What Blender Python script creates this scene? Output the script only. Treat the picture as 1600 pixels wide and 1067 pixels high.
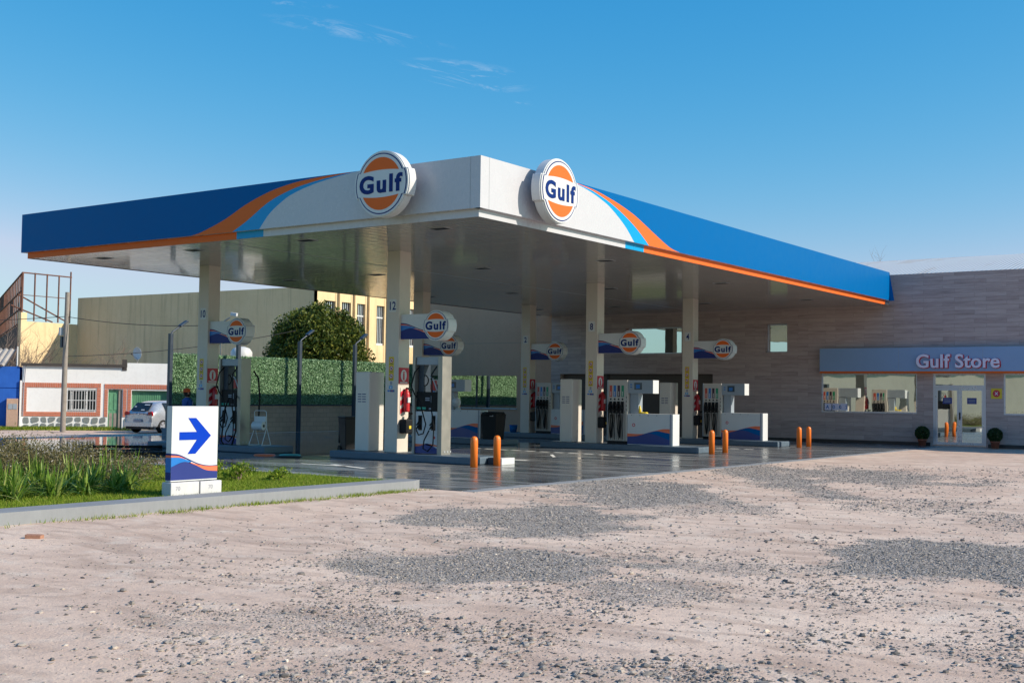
import bpy, bmesh, math, random
import numpy as np
from mathutils import Matrix, Vector, noise as mnoise

random.seed(7); RNG = np.random.default_rng(11)
S = bpy.context.scene; COL = S.collection
for o in list(bpy.data.objects): bpy.data.objects.remove(o)
R = math.radians

# ------------------------------------------------------------------ camera
PITCH, ROLL, YAW = 0.0452, 0.0132, 0.6137
fwd = Vector((-math.sin(YAW)*math.cos(PITCH), math.cos(YAW)*math.cos(PITCH), math.sin(PITCH)))
rt = Vector((math.cos(YAW), math.sin(YAW), 0)); upv = rt.cross(fwd)
r2 = math.cos(ROLL)*rt + math.sin(ROLL)*upv; u2 = -math.sin(ROLL)*rt + math.cos(ROLL)*upv
cam_d = bpy.data.cameras.new('camera'); cam = bpy.data.objects.new('camera', cam_d); COL.objects.link(cam)
cam_d.lens = 36*1877.6/1600; cam_d.sensor_width = 36; cam_d.clip_end = 6000; cam_d.clip_start = .1
cam.matrix_world = Matrix(((r2.x, u2.x, -fwd.x, 14.71), (r2.y, u2.y, -fwd.y, -19.68), (r2.z, u2.z, -fwd.z, 1.68), (0, 0, 0, 1)))
S.camera = cam

# ------------------------------------------------------------------ light
SUN = Vector((1.0, .38, .64)).normalized()          # direction towards the sun
EL = math.asin(SUN.z); AZ = math.atan2(SUN.x, SUN.y)
sd = bpy.data.lights.new('sun', 'SUN'); sd.energy = 4.6; sd.angle = R(.53); sd.color = (1.0, .9, .77)
sd.energy = 4.5
so = bpy.data.objects.new('sun', sd); COL.objects.link(so); so.location = (30, 10, 30)
so.rotation_euler = SUN.to_track_quat('Z', 'Y').to_euler()
W = bpy.data.worlds.new('World'); S.world = W; W.use_nodes = True
nt = W.node_tree; nt.nodes.clear()
sky = nt.nodes.new('ShaderNodeTexSky'); sky.sky_type = 'NISHITA'; sky.sun_disc = False
sky.sun_elevation = EL; sky.sun_rotation = AZ; sky.altitude = 0; sky.air_density = 1.0; sky.dust_density = .6; sky.ozone_density = 2.2
bg = nt.nodes.new('ShaderNodeBackground'); bg.inputs[1].default_value = .125
wo = nt.nodes.new('ShaderNodeOutputWorld')
# faint cirrus, laid out by direction in the sky
geo = nt.nodes.new('ShaderNodeTexCoord')
def wn(t, **k):
    n = nt.nodes.new(t)
    for a, b in k.items(): setattr(n, a, b)
    return n
def ray_dir(x, y):
    d = fwd + r2*((x-800)/1877.6) - u2*((y-533.5)/1877.6); return d.normalized()
def dotn(vec, const=None, other=None):
    n = wn('ShaderNodeVectorMath', operation='DOT_PRODUCT'); nt.links.new(vec, n.inputs[0]); n.inputs[1].default_value = const; return n.outputs['Value']
def mth(op, a, b=None, c=None):
    n = wn('ShaderNodeMath', operation=op)
    for i, v in enumerate((a, b, c)):
        if v is None: continue
        if isinstance(v, (int, float)): n.inputs[i].default_value = v
        else: nt.links.new(v, n.inputs[i])
    return n.outputs[0]
gen = geo.outputs['Generated']
masks = []
CE = Vector((-.576, .817, .39)).normalized()         # a frame in the sky for the cirrus
CU = CE.cross(Vector((0, 0, 1))).normalized(); CV = CU.cross(CE).normalized()
cu = dotn(gen, CU); cv = dotn(gen, CV)
comb = wn('ShaderNodeCombineXYZ'); nt.links.new(mth('ADD', mth('MULTIPLY', cu, 14.0), mth('MULTIPLY', cv, 10.0)), comb.inputs[0]); nt.links.new(mth('ADD', mth('MULTIPLY', cv, 60.0), mth('MULTIPLY', cu, 9.0)), comb.inputs[1])
nz = wn('ShaderNodeTexNoise'); nt.links.new(comb.outputs[0], nz.inputs['Vector']); nz.inputs['Scale'].default_value = 1.0; nz.inputs['Detail'].default_value = 9; nz.inputs['Roughness'].default_value = .75; nz.inputs['Distortion'].default_value = 1.6
wisps = [((722, 118), 120, 24, 1.0, .10), ((560, 50), 150, 14, .45, .16), ((820, 162), 20, 4, .7, .1), ((470, 8), 60, 6, .5, .05)]
for (px, py), a, b, st, tilt in wisps:
    d = ray_dir(px, py)
    u0, v0 = d.dot(CU), d.dot(CV)
    du = mth('SUBTRACT', cu, u0); dv = mth('SUBTRACT', cv, v0)
    dv2 = mth('ADD', dv, mth('MULTIPLY', du, tilt))
    e = mth('ADD', mth('POWER', mth('ABSOLUTE', mth('DIVIDE', du, a/1877.6)), 2.0), mth('POWER', mth('ABSOLUTE', mth('DIVIDE', dv2, b/1877.6)), 2.0))
    masks.append(mth('MULTIPLY', mth('MAXIMUM', mth('SUBTRACT', 1.0, e), 0.0), st))
m = masks[0]
for k in masks[1:]: m = mth('MAXIMUM', m, k)
nzr = wn('ShaderNodeMapRange'); nt.links.new(nz.outputs[0], nzr.inputs[0]); nzr.inputs[1].default_value = .5; nzr.inputs[2].default_value = .78
cl = mth('MULTIPLY', m, nzr.outputs[0])
mx = wn('ShaderNodeMixRGB'); nt.links.new(mth('MULTIPLY', cl, .75), mx.inputs[0]); 
# the photograph's sky is deeper: a curve per channel over the physical sky
sp = wn('ShaderNodeSeparateColor'); nt.links.new(sky.outputs[0], sp.inputs[0]); cbn = wn('ShaderNodeCombineColor')
for i, (ref, out, ex, cap) in enumerate(((2.24, 1.0, 2.6, 3.5), (4.02, 3.36, .9, 9.), (5.19, 5.0, .45, 10.))):
    nt.links.new(mth('MINIMUM', mth('MULTIPLY', mth('POWER', mth('DIVIDE', sp.outputs[i], ref), ex), out), cap), cbn.inputs[i])
nt.links.new(cbn.outputs[0], mx.inputs[1]); mx.inputs[2].default_value = (6.2, 6.3, 6.6, 1)
nt.links.new(mx.outputs[0], bg.inputs[0]); nt.links.new(bg.outputs[0], wo.inputs[0])
S.view_settings.view_transform = 'Standard'; S.view_settings.look = 'None'; S.view_settings.exposure = 0.32; S.view_settings.gamma = 1
S.render.engine = 'CYCLES'
try:
    S.cycles.max_bounces = 7; S.cycles.diffuse_bounces = 3; S.cycles.glossy_bounces = 4; S.cycles.sample_clamp_indirect = 6
except Exception: pass

# ------------------------------------------------------------------ materials
class NT:
    def __init__(s, name):
        s.m = bpy.data.materials.new(name); s.m.use_nodes = True; s.t = s.m.node_tree
        s.b = s.t.nodes['Principled BSDF']
    def n(s, t, **k):
        x = s.t.nodes.new(t)
        for a, b in k.items(): setattr(x, a, b)
        return x
    def l(s, a, b): s.t.links.new(a, b)
    def math(s, op, a, b=None, c=None, clamp=False):
        x = s.n('ShaderNodeMath', operation=op); x.use_clamp = clamp
        for i, v in enumerate((a, b, c)):
            if v is None: continue
            if isinstance(v, (int, float)): x.inputs[i].default_value = v
            else: s.l(v, x.inputs[i])
        return x.outputs[0]
    def pos(s, world=True):
        return s.n('ShaderNodeNewGeometry').outputs['Position'] if world else s.n('ShaderNodeTexCoord').outputs['Object']
    def scl(s, vec, v):
        x = s.n('ShaderNodeVectorMath', operation='MULTIPLY'); s.l(vec, x.inputs[0]); x.inputs[1].default_value = v; return x.outputs[0]
    def noise(s, vec, scale=1., detail=4, rough=.55, dist=0):
        x = s.n('ShaderNodeTexNoise'); s.l(vec, x.inputs['Vector']); x.inputs['Scale'].default_value = scale; x.inputs['Detail'].default_value = detail
        x.inputs['Roughness'].default_value = rough; x.inputs['Distortion'].default_value = dist; return x.outputs[0]
    def ramp(s, f, stops):
        x = s.n('ShaderNodeValToRGB'); s.l(f, x.inputs[0]); e = x.color_ramp.elements
        while len(e) < len(stops): e.new(.5)
        for i, (p, c) in enumerate(stops): e[i].position = p; e[i].color = (*c, 1) if len(c) == 3 else c
        return x.outputs[0]
    def rng(s, f, a, b, c, d):
        x = s.n('ShaderNodeMapRange'); s.l(f, x.inputs[0])
        for i, v in enumerate((a, b, c, d)): x.inputs[i+1].default_value = v
        return x.outputs[0]
    def mix(s, f, a, b, mode='MIX'):
        x = s.n('ShaderNodeMixRGB', blend_type=mode)
        for i, v in enumerate((f, a, b)):
            if isinstance(v, (int, float)): x.inputs[i].default_value = v
            elif isinstance(v, tuple): x.inputs[i].default_value = (*v, 1)
            else: s.l(v, x.inputs[i])
        return x.outputs[0]
    def bump(s, h, st=.3, dist=.01):
        x = s.n('ShaderNodeBump'); s.l(h, x.inputs['Height']); x.inputs['Strength'].default_value = st; x.inputs['Distance'].default_value = dist; s.l(x.outputs[0], s.b.inputs['Normal'])
    def col(s, c):
        if isinstance(c, tuple): s.b.inputs['Base Color'].default_value = (*c, 1)
        else: s.l(c, s.b.inputs['Base Color'])
    def rough(s, r):
        if isinstance(r, (int, float)): s.b.inputs['Roughness'].default_value = r
        else: s.l(r, s.b.inputs['Roughness'])

M = {}
def paint(name, c, rough=.4, var=.12, metal=0., scale=3., bump=0., spec=.5, coat=0.):
    t = NT(name); p = t.pos(); n = t.noise(p, scale, 5, .6); n2 = t.noise(t.scl(p, (6, 6, 1.2)), scale*1.5, 3, .6)
    f = t.rng(t.math('ADD', t.math('MULTIPLY', n, .6), t.math('MULTIPLY', n2, .4)), .3, .7, 1-var, 1+var*.5)
    cc = t.n('ShaderNodeVectorMath', operation='SCALE'); cc.inputs[0].default_value = c; t.l(f, cc.inputs['Scale'])
    t.col(cc.outputs[0]); t.rough(t.rng(n, .3, .7, max(rough-.06, .02), rough+.1)); t.b.inputs['Metallic'].default_value = metal
    t.b.inputs['Specular IOR Level'].default_value = spec; t.b.inputs['Coat Weight'].default_value = coat
    if bump: t.bump(t.noise(p, scale*12, 4, .6), bump, .004)
    M[name] = t.m; return t.m
paint('white', (.64, .64, .63), .35, .05, spec=.3)
paint('panel_white', (.53, .52, .54), .25, .03, spec=.4)
paint('column_white', (.64, .56, .475), .4, .06, spec=.3)
paint('cabinet_white', (.66, .60, .53), .35, .05)
paint('panel_blue', (.0, .115, .34), .35, .05, spec=.05)
paint('panel_light_blue', (.0, .30, .62), .3, .03, spec=.2)
paint('panel_orange', (.80, .15, .03), .35, .04, spec=.08)
paint('navy', (.0, .02, .15), .4, .03, spec=.15)
paint('deep_navy', (.02, .045, .22), .35, .05)
paint('arrow_blue', (.0, .04, .42), .5, .02, spec=.1)
paint('wave_blue', (.01, .16, .5), .35, .03)
paint('wave_purple', (.03, .045, .19), .5, .03, spec=.15)
paint('wave_orange', (.85, .17, .07), .35, .03)
paint('bollard_orange', (.9, .2, .02), .38, .08, bump=.05)
paint('black', (.012, .012, .014), .5, .2, spec=.2)
paint('rubber', (.01, .01, .011), .6, .2, spec=.2)
paint('dark_steel', (.035, .05, .07), .4, .12)
paint('seam', (.35, .36, .37), .5, .03)
paint('steel', (.36, .33, .29), .42, .1, metal=.6, scale=4)
paint('pump_beige', (.52, .47, .41), .4, .1)
paint('pump_grey', (.3, .34, .38), .35, .08)
paint('kerb_blue', (.1, .14, .18), .5, .2, bump=.1)
paint('red', (.5, .015, .02), .35, .1)
paint('sign_red', (.55, .02, .04), .4, .05)
paint('yellow', (.72, .52, .03), .45, .06)
paint('label_red', (.5, .07, .04), .4, .05); paint('label_blue', (.02, .16, .45), .4, .05); paint('label_green', (.01, .25, .12), .4, .05); paint('label_maroon', (.05, .01, .03), .4, .05)
paint('screen', (.03, .06, .09), .1, .3, scale=20)
paint('alu', (.55, .56, .6), .3, .05, metal=.5)
paint('store_blue', (.27, .38, .56), .35, .04, spec=.3)
paint('letter_white', (.78, .72, .85), .4, .02)
paint('terracotta', (.3, .09, .05), .8, .15, bump=.2)
paint('rust_and_shaded_trim', (.17, .07, .045), .8, .5, scale=2.5, bump=.2)
paint('brick_red', (.62, .2, .11), .8, .3, scale=8, bump=.3)
paint('mortar', (.7, .62, .55), .9, .1)
paint('stone_grey', (.22, .24, .23), .8, .25, scale=3, bump=.2)
paint('door_green', (.13, .33, .18), .5, .35)
paint('dark_trim', (.06, .05, .045), .8, .3)
paint('car_paint', (.52, .54, .57), .25, .03, metal=.5, coat=.6)
paint('glass_dark', (.02, .025, .03), .06, .1)
paint('tail_red', (.45, .01, .015), .15, .1)
paint('wood_grey', (.3, .26, .22), .85, .3, scale=4, bump=.3)
paint('bark', (.16, .11, .08), .9, .3, bump=.4)
paint('twig', (.24, .17, .13), .9, .3)
paint('cloth_blue', (.01, .06, .25), .85, .15)
paint('cap_orange', (.65, .1, .02), .8, .1)
paint('skin', (.4, .2, .13), .55, .08)
paint('hair', (.02, .013, .01), .8, .2)
paint('kerb_concrete', (.25, .255, .265), .8, .14, scale=2, bump=.15)
paint('block_white', (.6, .58, .57), .75, .15, scale=5, bump=.2)
paint('old_roof', (.42, .37, .32), .85, .35, scale=3)
paint('pillar_brick', (.5, .33, .24), .85, .25, scale=14, bump=.3)
paint('paint_line', (.75, .75, .72), .7, .2, scale=9, spec=.1)
paint('graphite', (.3, .3, .34), .6, .1)
paint('roller', (.12, .09, .07), .7, .2)
paint('sill_black', (.02, .022, .025), .4, .1)
paint('brick_loose', (.40, .2, .13), .85, .3, scale=20, bump=.4)
paint('tank_white', (.6, .6, .58), .5, .1)
paint('teal', (.0, .35, .25), .3, .1)
paint('warehouse', (.56, .51, .43), .8, .12, scale=.4)

def mat_glass():
    t = NT('window_glass'); t.col((.02, .03, .03)); t.rough(.015); t.b.inputs['Specular IOR Level'].default_value = .9
    g = t.n('ShaderNodeBsdfGlossy'); g.inputs['Roughness'].default_value = .012; g.inputs['Color'].default_value = (.9, .93, .9, 1)
    p = t.pos(); bp = t.n('ShaderNodeBump'); t.l(t.noise(p, .8, 2, .4), bp.inputs['Height']); bp.inputs['Strength'].default_value = .12; bp.inputs['Distance'].default_value = .02
    t.l(bp.outputs[0], g.inputs['Normal'])
    mxs = t.n('ShaderNodeMixShader'); mxs.inputs[0].default_value = .62
    t.l(t.b.outputs[0], mxs.inputs[1]); t.l(g.outputs[0], mxs.inputs[2]); t.l(mxs.outputs[0], t.t.nodes['Material Output'].inputs[0]); M['glass'] = t.m
mat_glass()

def mat_soffit():
    t = NT('soffit_slats'); p = t.pos()
    sep = t.n('ShaderNodeSeparateXYZ'); t.l(p, sep.inputs[0])
    fr = t.math('FRACT', t.math('MULTIPLY', sep.outputs[1], 5.0))
    groove = t.math('SMOOTH_MIN', t.math('MULTIPLY', t.math('ABSOLUTE', t.math('SUBTRACT', fr, .5)), 8.0), 3.6, .3)
    groove = t.math('SUBTRACT', 4.0, groove)
    wob = t.noise(t.scl(p, (.35, 5.0, 1)), 1.6, 3, .5)
    wob2 = t.noise(t.scl(p, (1.6, 14.0, 1)), 1.0, 2, .5)
    h = t.math('ADD', t.math('MULTIPLY', groove, .2), t.math('ADD', t.math('MULTIPLY', wob, 1.1), t.math('MULTIPLY', wob2, .35)))
    t.bump(h, .42, .035)
    t.col(t.mix(t.rng(fr, .0, .1, 1, 0), t.mix(t.noise(t.scl(p, (.3, 2, 1)), 1, 3, .5), (.40, .375, .34), (.48, .45, .41)), (.1, .1, .09)))
    t.rough(.17); t.b.inputs['Specular IOR Level'].default_value = .62; t.b.inputs['Coat Weight'].default_value = .45; t.b.inputs['Coat Roughness'].default_value = .07
    M['soffit'] = t.m
mat_soffit()

def mat_slab():
    t = NT('wet_forecourt'); p = t.pos(); sep = t.n('ShaderNodeSeparateXYZ'); t.l(p, sep.inputs[0])
    n1 = t.noise(p, .25, 5, .6, .5); n2 = t.noise(t.scl(p, (.28, 2.0, 1)), 1.0, 7, .7, .9); n3 = t.noise(p, 14, 4, .7)
    streak = t.rng(n2, .44, .62, 0, 1)  # pale streaks: sunlit wet sheen painted into the colour, with dry patches
    # tyre arcs worn into the film of water
    arcs = None
    for cx, cy, fr_, ph in ((9.0, -6.5, .55, 0.), (-9.0, 22.0, .42, .3)):
        dx = t.math('SUBTRACT', sep.outputs[0], cx); dy = t.math('SUBTRACT', sep.outputs[1], cy)
        rr = t.math('SQRT', t.math('ADD', t.math('MULTIPLY', dx, dx), t.math('MULTIPLY', dy, dy)))
        f = t.math('ABSOLUTE', t.math('SUBTRACT', t.math('FRACT', t.math('ADD', t.math('MULTIPLY', rr, fr_), t.math('MULTIPLY', n1, .9))), .5))
        a = t.rng(f, .0, .09, 1, 0)
        arcs = a if arcs is None else t.math('MAXIMUM', arcs, a)
    arcs = t.math('MULTIPLY', arcs, t.rng(n1, .4, .6, .2, 1))
    base = t.mix(t.rng(n1, .3, .7, 0, 1), (.05, .055, .062), (.10, .105, .11))
    base = t.mix(t.math('MULTIPLY', streak, .85), base, (.27, .27, .265))
    base = t.mix(t.math('MULTIPLY', arcs, .7), base, (.27, .27, .27))
    base = t.mix(t.rng(n3, .45, .75, 0, .25), base, (.03, .03, .033))
    # concrete bay joints
    jx = t.math('ABSOLUTE', t.math('SUBTRACT', t.math('FRACT', t.math('MULTIPLY', sep.outputs[0], .2)), .5))
    jy = t.math('ABSOLUTE', t.math('SUBTRACT', t.math('FRACT', t.math('MULTIPLY', sep.outputs[1], .2)), .5))
    j = t.rng(t.math('MINIMUM', jx, jy), .0, .0035, 1, 0)
    base = t.mix(t.math('MULTIPLY', j, .7), base, (.015, .015, .017))
    t.col(base)
    pud = t.rng(sep.outputs[0], -9, -4, 0, 1)
    r = t.math('ADD', t.math('MULTIPLY', t.rng(n1, .35, .65, .06, .2), pud), .025)
    r = t.math('ADD', r, t.math('MULTIPLY', t.math('MULTIPLY', streak, .2), pud)); r = t.math('ADD', r, t.math('MULTIPLY', arcs, .1))
    t.rough(r); t.b.inputs['Specular IOR Level'].default_value = .62; t.b.inputs['IOR'].default_value = 1.45
    t.bump(t.math('ADD', t.math('MULTIPLY', n2, .6), t.math('MULTIPLY', n3, .12)), .12, .006)
    M['slab'] = t.m
mat_slab()

def mat_ground():
    t = NT('lot_ground'); p = t.pos(); sep = t.n('ShaderNodeSeparateXYZ'); t.l(p, sep.inputs[0])
    at = t.n('ShaderNodeAttribute'); at.attribute_name = 'gravel'; g = at.outputs['Fac']
    at2 = t.n('ShaderNodeAttribute'); at2.attribute_name = 'green'
    n1 = t.noise(p, .35, 6, .6, .6); n2 = t.noise(p, 1.7, 6, .65, .3); n3 = t.noise(p, 9, 6, .7); n4 = t.noise(p, 70, 3, .7); n5 = t.noise(t.scl(p, (1, 2.4, 1)), .9, 5, .6, 1.2)
    c = t.mix(t.rng(n1, .35, .65, 0, 1), (.59, .425, .33), (.72, .55, .435))
    c = t.mix(t.rng(n5, .46, .64, 0, .8), c, (.43, .305, .235))
    c = t.mix(t.rng(n2, .52, .72, 0, .7), c, (.74, .62, .51))
    c = t.mix(t.rng(n3, .5, .75, 0, .7), c, (.42, .32, .27))
    v = t.n('ShaderNodeTexVoronoi'); t.l(p, v.inputs['Vector']); v.inputs['Scale'].default_value = 42
    spk = t.math('MULTIPLY', t.rng(v.outputs['Distance'], .0, .34, 1, 0), t.rng(t.math('ADD', n2, t.math('MULTIPLY', g, .2)), .44, .62, 0, 1))
    c = t.mix(t.math('MULTIPLY', spk, .75), c, (.2, .19, .19))
    vc = t.mix(.6, v.outputs['Color'], (.4, .4, .4)); gr = t.n('ShaderNodeRGBToBW'); t.l(vc, gr.inputs[0])
    gc = t.ramp(gr.outputs[0], [(.3, (.17, .155, .142)), (.5, (.37, .335, .305)), (.7, (.6, .55, .49))])
    gf = t.rng(t.math('ADD', g, t.math('MULTIPLY', t.math('SUBTRACT', n3, .5), .8)), .35, .75, 0, .85)
    c = t.mix(gf, c, gc)
    c = t.mix(at2.outputs['Fac'], c, t.mix(t.rng(n2, .3, .7, 0, 1), (.10, .15, .02), (.24, .25, .06)))
    t.col(c); t.rough(.93); t.b.inputs['Specular IOR Level'].default_value = .2
    h = t.math('ADD', t.math('MULTIPLY', n3, .6), t.math('ADD', t.math('MULTIPLY', n4, .18), t.math('MULTIPLY', v.outputs['Distance'], t.math('ADD', t.math('MULTIPLY', g, -.5), -.1))))
    t.bump(h, .9, .02)
    M['ground'] = t.m
mat_ground()

def mat_island_noise(name, rnd, bumps=0, rough=.9, sub=False):
    t = NT(name); g = t.n('ShaderNodeNewGeometry'); t.col(t.ramp(g.outputs['Random Per Island'], rnd)); t.rough(rough)
    t.b.inputs['Specular IOR Level'].default_value = .25
    if sub:
        tr = t.n('ShaderNodeBsdfTranslucent'); t.l(t.ramp(g.outputs['Random Per Island'], rnd), tr.inputs[0])
        mxs = t.n('ShaderNodeMixShader'); mxs.inputs[0].default_value = .3; t.l(t.b.outputs[0], mxs.inputs[1]); t.l(tr.outputs[0], mxs.inputs[2]); t.l(mxs.outputs[0], t.t.nodes['Material Output'].inputs[0])
    M[name] = t.m
mat_island_noise('stones', [(0, (.13, .115, .105)), (.35, (.24, .212, .19)), (.75, (.36, .315, .28)), (.96, (.46, .38, .31)), (1, (.62, .54, .46))])
mat_island_noise('grass', [(0, (.09, .17, .01)), (.5, (.19, .28, .02)), (.85, (.32, .37, .04)), (1, (.4, .36, .1))], rough=.7, sub=True)
mat_island_noise('strap_leaf', [(0, (.07, .15, .015)), (.5, (.16, .27, .03)), (.85, (.32, .4, .08)), (1, (.55, .52, .2))], rough=.45, sub=True)
mat_island_noise('dry_bush', [(0, (.1, .085, .03)), (.5, (.17, .15, .06)), (.9, (.23, .19, .1)), (1, (.5, .47, .4))], rough=.8, sub=True)
mat_island_noise('tree_leaf', [(0, (.03, .055, .01)), (.45, (.075, .11, .018)), (.85, (.15, .18, .03)), (1, (.3, .28, .05))], rough=.5, sub=True)
mat_island_noise('hedge_leaf', [(0, (.12, .22, .10)), (.5, (.22, .37, .19)), (.9, (.34, .5, .29)), (1, (.55, .7, .48))], rough=.6)
mat_island_noise('pot_leaf', [(0, (.01, .025, .008)), (.7, (.025, .055, .012)), (1, (.06, .1, .03))], rough=.6)

def mat_planks():
    t = NT('stone_planks'); p = t.pos(); sep = t.n('ShaderNodeSeparateXYZ'); t.l(p, sep.inputs[0]); cb = t.n('ShaderNodeCombineXYZ'); t.l(sep.outputs[0], cb.inputs[0]); t.l(sep.outputs[2], cb.inputs[1])
    br = t.n('ShaderNodeTexBrick'); t.l(cb.outputs[0], br.inputs['Vector']); br.inputs['Scale'].default_value = 1; br.inputs['Brick Width'].default_value = 1.15; br.inputs['Row Height'].default_value = .165
    br.offset = .37; br.inputs['Mortar Size'].default_value = .0022; br.inputs['Color1'].default_value = (0, 0, 0, 1); br.inputs['Color2'].default_value = (1, 1, 1, 1); br.inputs['Mortar'].default_value = (.4, .4, .4, 1)
    bw = t.n('ShaderNodeRGBToBW'); t.l(br.outputs['Color'], bw.inputs[0])
    off = t.n('ShaderNodeVectorMath', operation='ADD'); t.l(cb.outputs[0], off.inputs[0]); sc = t.n('ShaderNodeCombineXYZ'); t.l(t.math('MULTIPLY', bw.outputs[0], 17), sc.inputs[0]); t.l(t.math('MULTIPLY', bw.outputs[0], 7), sc.inputs[1]); t.l(sc.outputs[0], off.inputs[1])
    s1 = t.noise(t.scl(off.outputs[0], (1.1, 13, 1)), 1, 6, .65, .5); s2 = t.noise(t.scl(off.outputs[0], (4, 60, 1)), 1, 3, .6)
    f = t.math('ADD', t.math('MULTIPLY', bw.outputs[0], .15), t.math('ADD', t.math('MULTIPLY', s1, .62), t.math('MULTIPLY', s2, .2)))
    c = t.ramp(f, [(.25, (.28, .195, .17)), (.45, (.44, .32, .285)), (.62, (.54, .41, .365)), (.85, (.66, .53, .48))])
    c = t.mix(br.outputs['Fac'], c, (.12, .1, .1))
    t.col(c); t.rough(.6); t.bump(t.math('SUBTRACT', s1, t.math('MULTIPLY', br.outputs['Fac'], .8)), .35, .01); M['planks'] = t.m
mat_planks()

def mat_stucco(name, c1, c2, streak=.5, scale=.5, axis='x'):
    t = NT(name); p = t.pos(); n = t.noise(p, scale, 6, .65); s = t.noise(t.scl(p, (2.6, 2.6, .16)), 1, 6, .7); n3 = t.noise(p, 7, 5, .7)
    c = t.mix(t.rng(n, .3, .7, 0, 1), c1, c2); c = t.mix(t.rng(s, .52, .75, 0, streak), c, tuple(x*.45 for x in c1)); c = t.mix(t.rng(n3, .5, .8, 0, .25), c, tuple(x*.6 for x in c2))
    t.col(c); t.rough(.85); t.b.inputs['Specular IOR Level'].default_value = .2; t.bump(n3, .25, .01); M[name] = t.m
mat_stucco('yellow_wall', (.72, .53, .29), (.80, .61, .36), .6)
mat_stucco('tan_wall', (.62, .33, .2), (.66, .36, .225), .12)
mat_stucco('house_white', (.86, .85, .83), (.8, .78, .75), .12)
mat_stucco('house_blue', (.02, .1, .42), (.03, .13, .5), .2, 1.5)
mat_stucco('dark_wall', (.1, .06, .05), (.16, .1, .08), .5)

def mat_brickwall():
    t = NT('tan_brick'); p = t.pos(); sep = t.n('ShaderNodeSeparateXYZ'); t.l(p, sep.inputs[0]); cb = t.n('ShaderNodeCombineXYZ'); t.l(sep.outputs[1], cb.inputs[0]); t.l(sep.outputs[2], cb.inputs[1])
    br = t.n('ShaderNodeTexBrick'); t.l(cb.outputs[0], br.inputs['Vector']); br.inputs['Scale'].default_value = 1; br.inputs['Brick Width'].default_value = .42; br.inputs['Row Height'].default_value = .2; br.inputs['Mortar Size'].default_value = .008
    br.inputs['Color1'].default_value = (.46, .30, .20, 1); br.inputs['Color2'].default_value = (.52, .345, .235, 1); br.inputs['Mortar'].default_value = (.3, .2, .14, 1)
    t.col(t.mix(t.rng(t.noise(p, 2, 4), .3, .7, 0, .3), br.outputs[0], (.34, .24, .17))); t.rough(.85); t.bump(br.outputs['Fac'], .3, .008); t.b.inputs['Specular IOR Level'].default_value = .2; M['tan_brick'] = t.m
mat_brickwall()

def mat_ribroof(name='rib_roof', c=(.62, .62, .6)):
    t = NT(name); p = t.pos(); sep = t.n('ShaderNodeSeparateXYZ'); t.l(p, sep.inputs[0])
    w = t.math('SINE', t.math('MULTIPLY', sep.outputs[0], 36)); n = t.noise(t.scl(p, (.9, .1, 1)), 1, 4, .6)
    t.col(t.mix(t.rng(n, .56, .66, 0, .45), c, (.5, .38, .28))); t.rough(.5); t.bump(w, .5, .03); M[name] = t.m
mat_ribroof()
def mat_hedge_base():
    t = NT('hedge_base'); p = t.pos(); n = t.noise(p, 14, 4, .7); n2 = t.noise(p, .7, 3, .5)
    t.col(t.mix(t.rng(n, .35, .7, 0, 1), (.02, .07, .03), (.09, .22, .11))); t.rough(.8); t.bump(n, 1, .06); M['hedge_base'] = t.m
mat_hedge_base()

# ------------------------------------------------------------------ mesh helpers
def frame(o, u, v, n):
    m = Matrix.Identity(4)
    for i, a in enumerate((u, v, n)):
        for j in range(3): m[j][i] = a[j]
    for j in range(3): m[j][3] = o[j]
    return m
def FY(x, y, z): return frame((x, y, z), (1, 0, 0), (0, 0, 1), (0, -1, 0))      # a sheet facing -Y: u=+X, v=up
def FX(x, y, z): return frame((x, y, z), (0, 1, 0), (0, 0, 1), (1, 0, 0))       # a sheet facing +X: u=+Y, v=up
_txt = {}
def text_geo(body, size, off=0., ext=0., spacing=1.):
    k = (body, size, off, ext, spacing)
    if k in _txt: return _txt[k]
    cu_ = bpy.data.curves.new('lettering', 'FONT'); cu_.body = body; cu_.size = size; cu_.align_x = 'CENTER'; cu_.align_y = 'CENTER'; cu_.offset = off; cu_.extrude = ext; cu_.resolution_u = 4; cu_.space_character = spacing
    ob = bpy.data.objects.new('lettering', cu_); COL.objects.link(ob)
    dg = bpy.context.evaluated_depsgraph_get(); me = bpy.data.meshes.new_from_object(ob.evaluated_get(dg))
    vs = [tuple(v.co) for v in me.vertices]; fs = [tuple(p.vertices) for p in me.polygons]
    if vs:
        x0, x1 = min(v[0] for v in vs), max(v[0] for v in vs); y0, y1 = min(v[1] for v in vs), max(v[1] for v in vs)
        vs = [(v[0]-(x0+x1)/2, v[1]-(y0+y1)/2, v[2]) for v in vs]
    bpy.data.objects.remove(ob); bpy.data.meshes.remove(me); bpy.data.curves.remove(cu_)
    _txt[k] = (vs, fs); return _txt[k]

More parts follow.
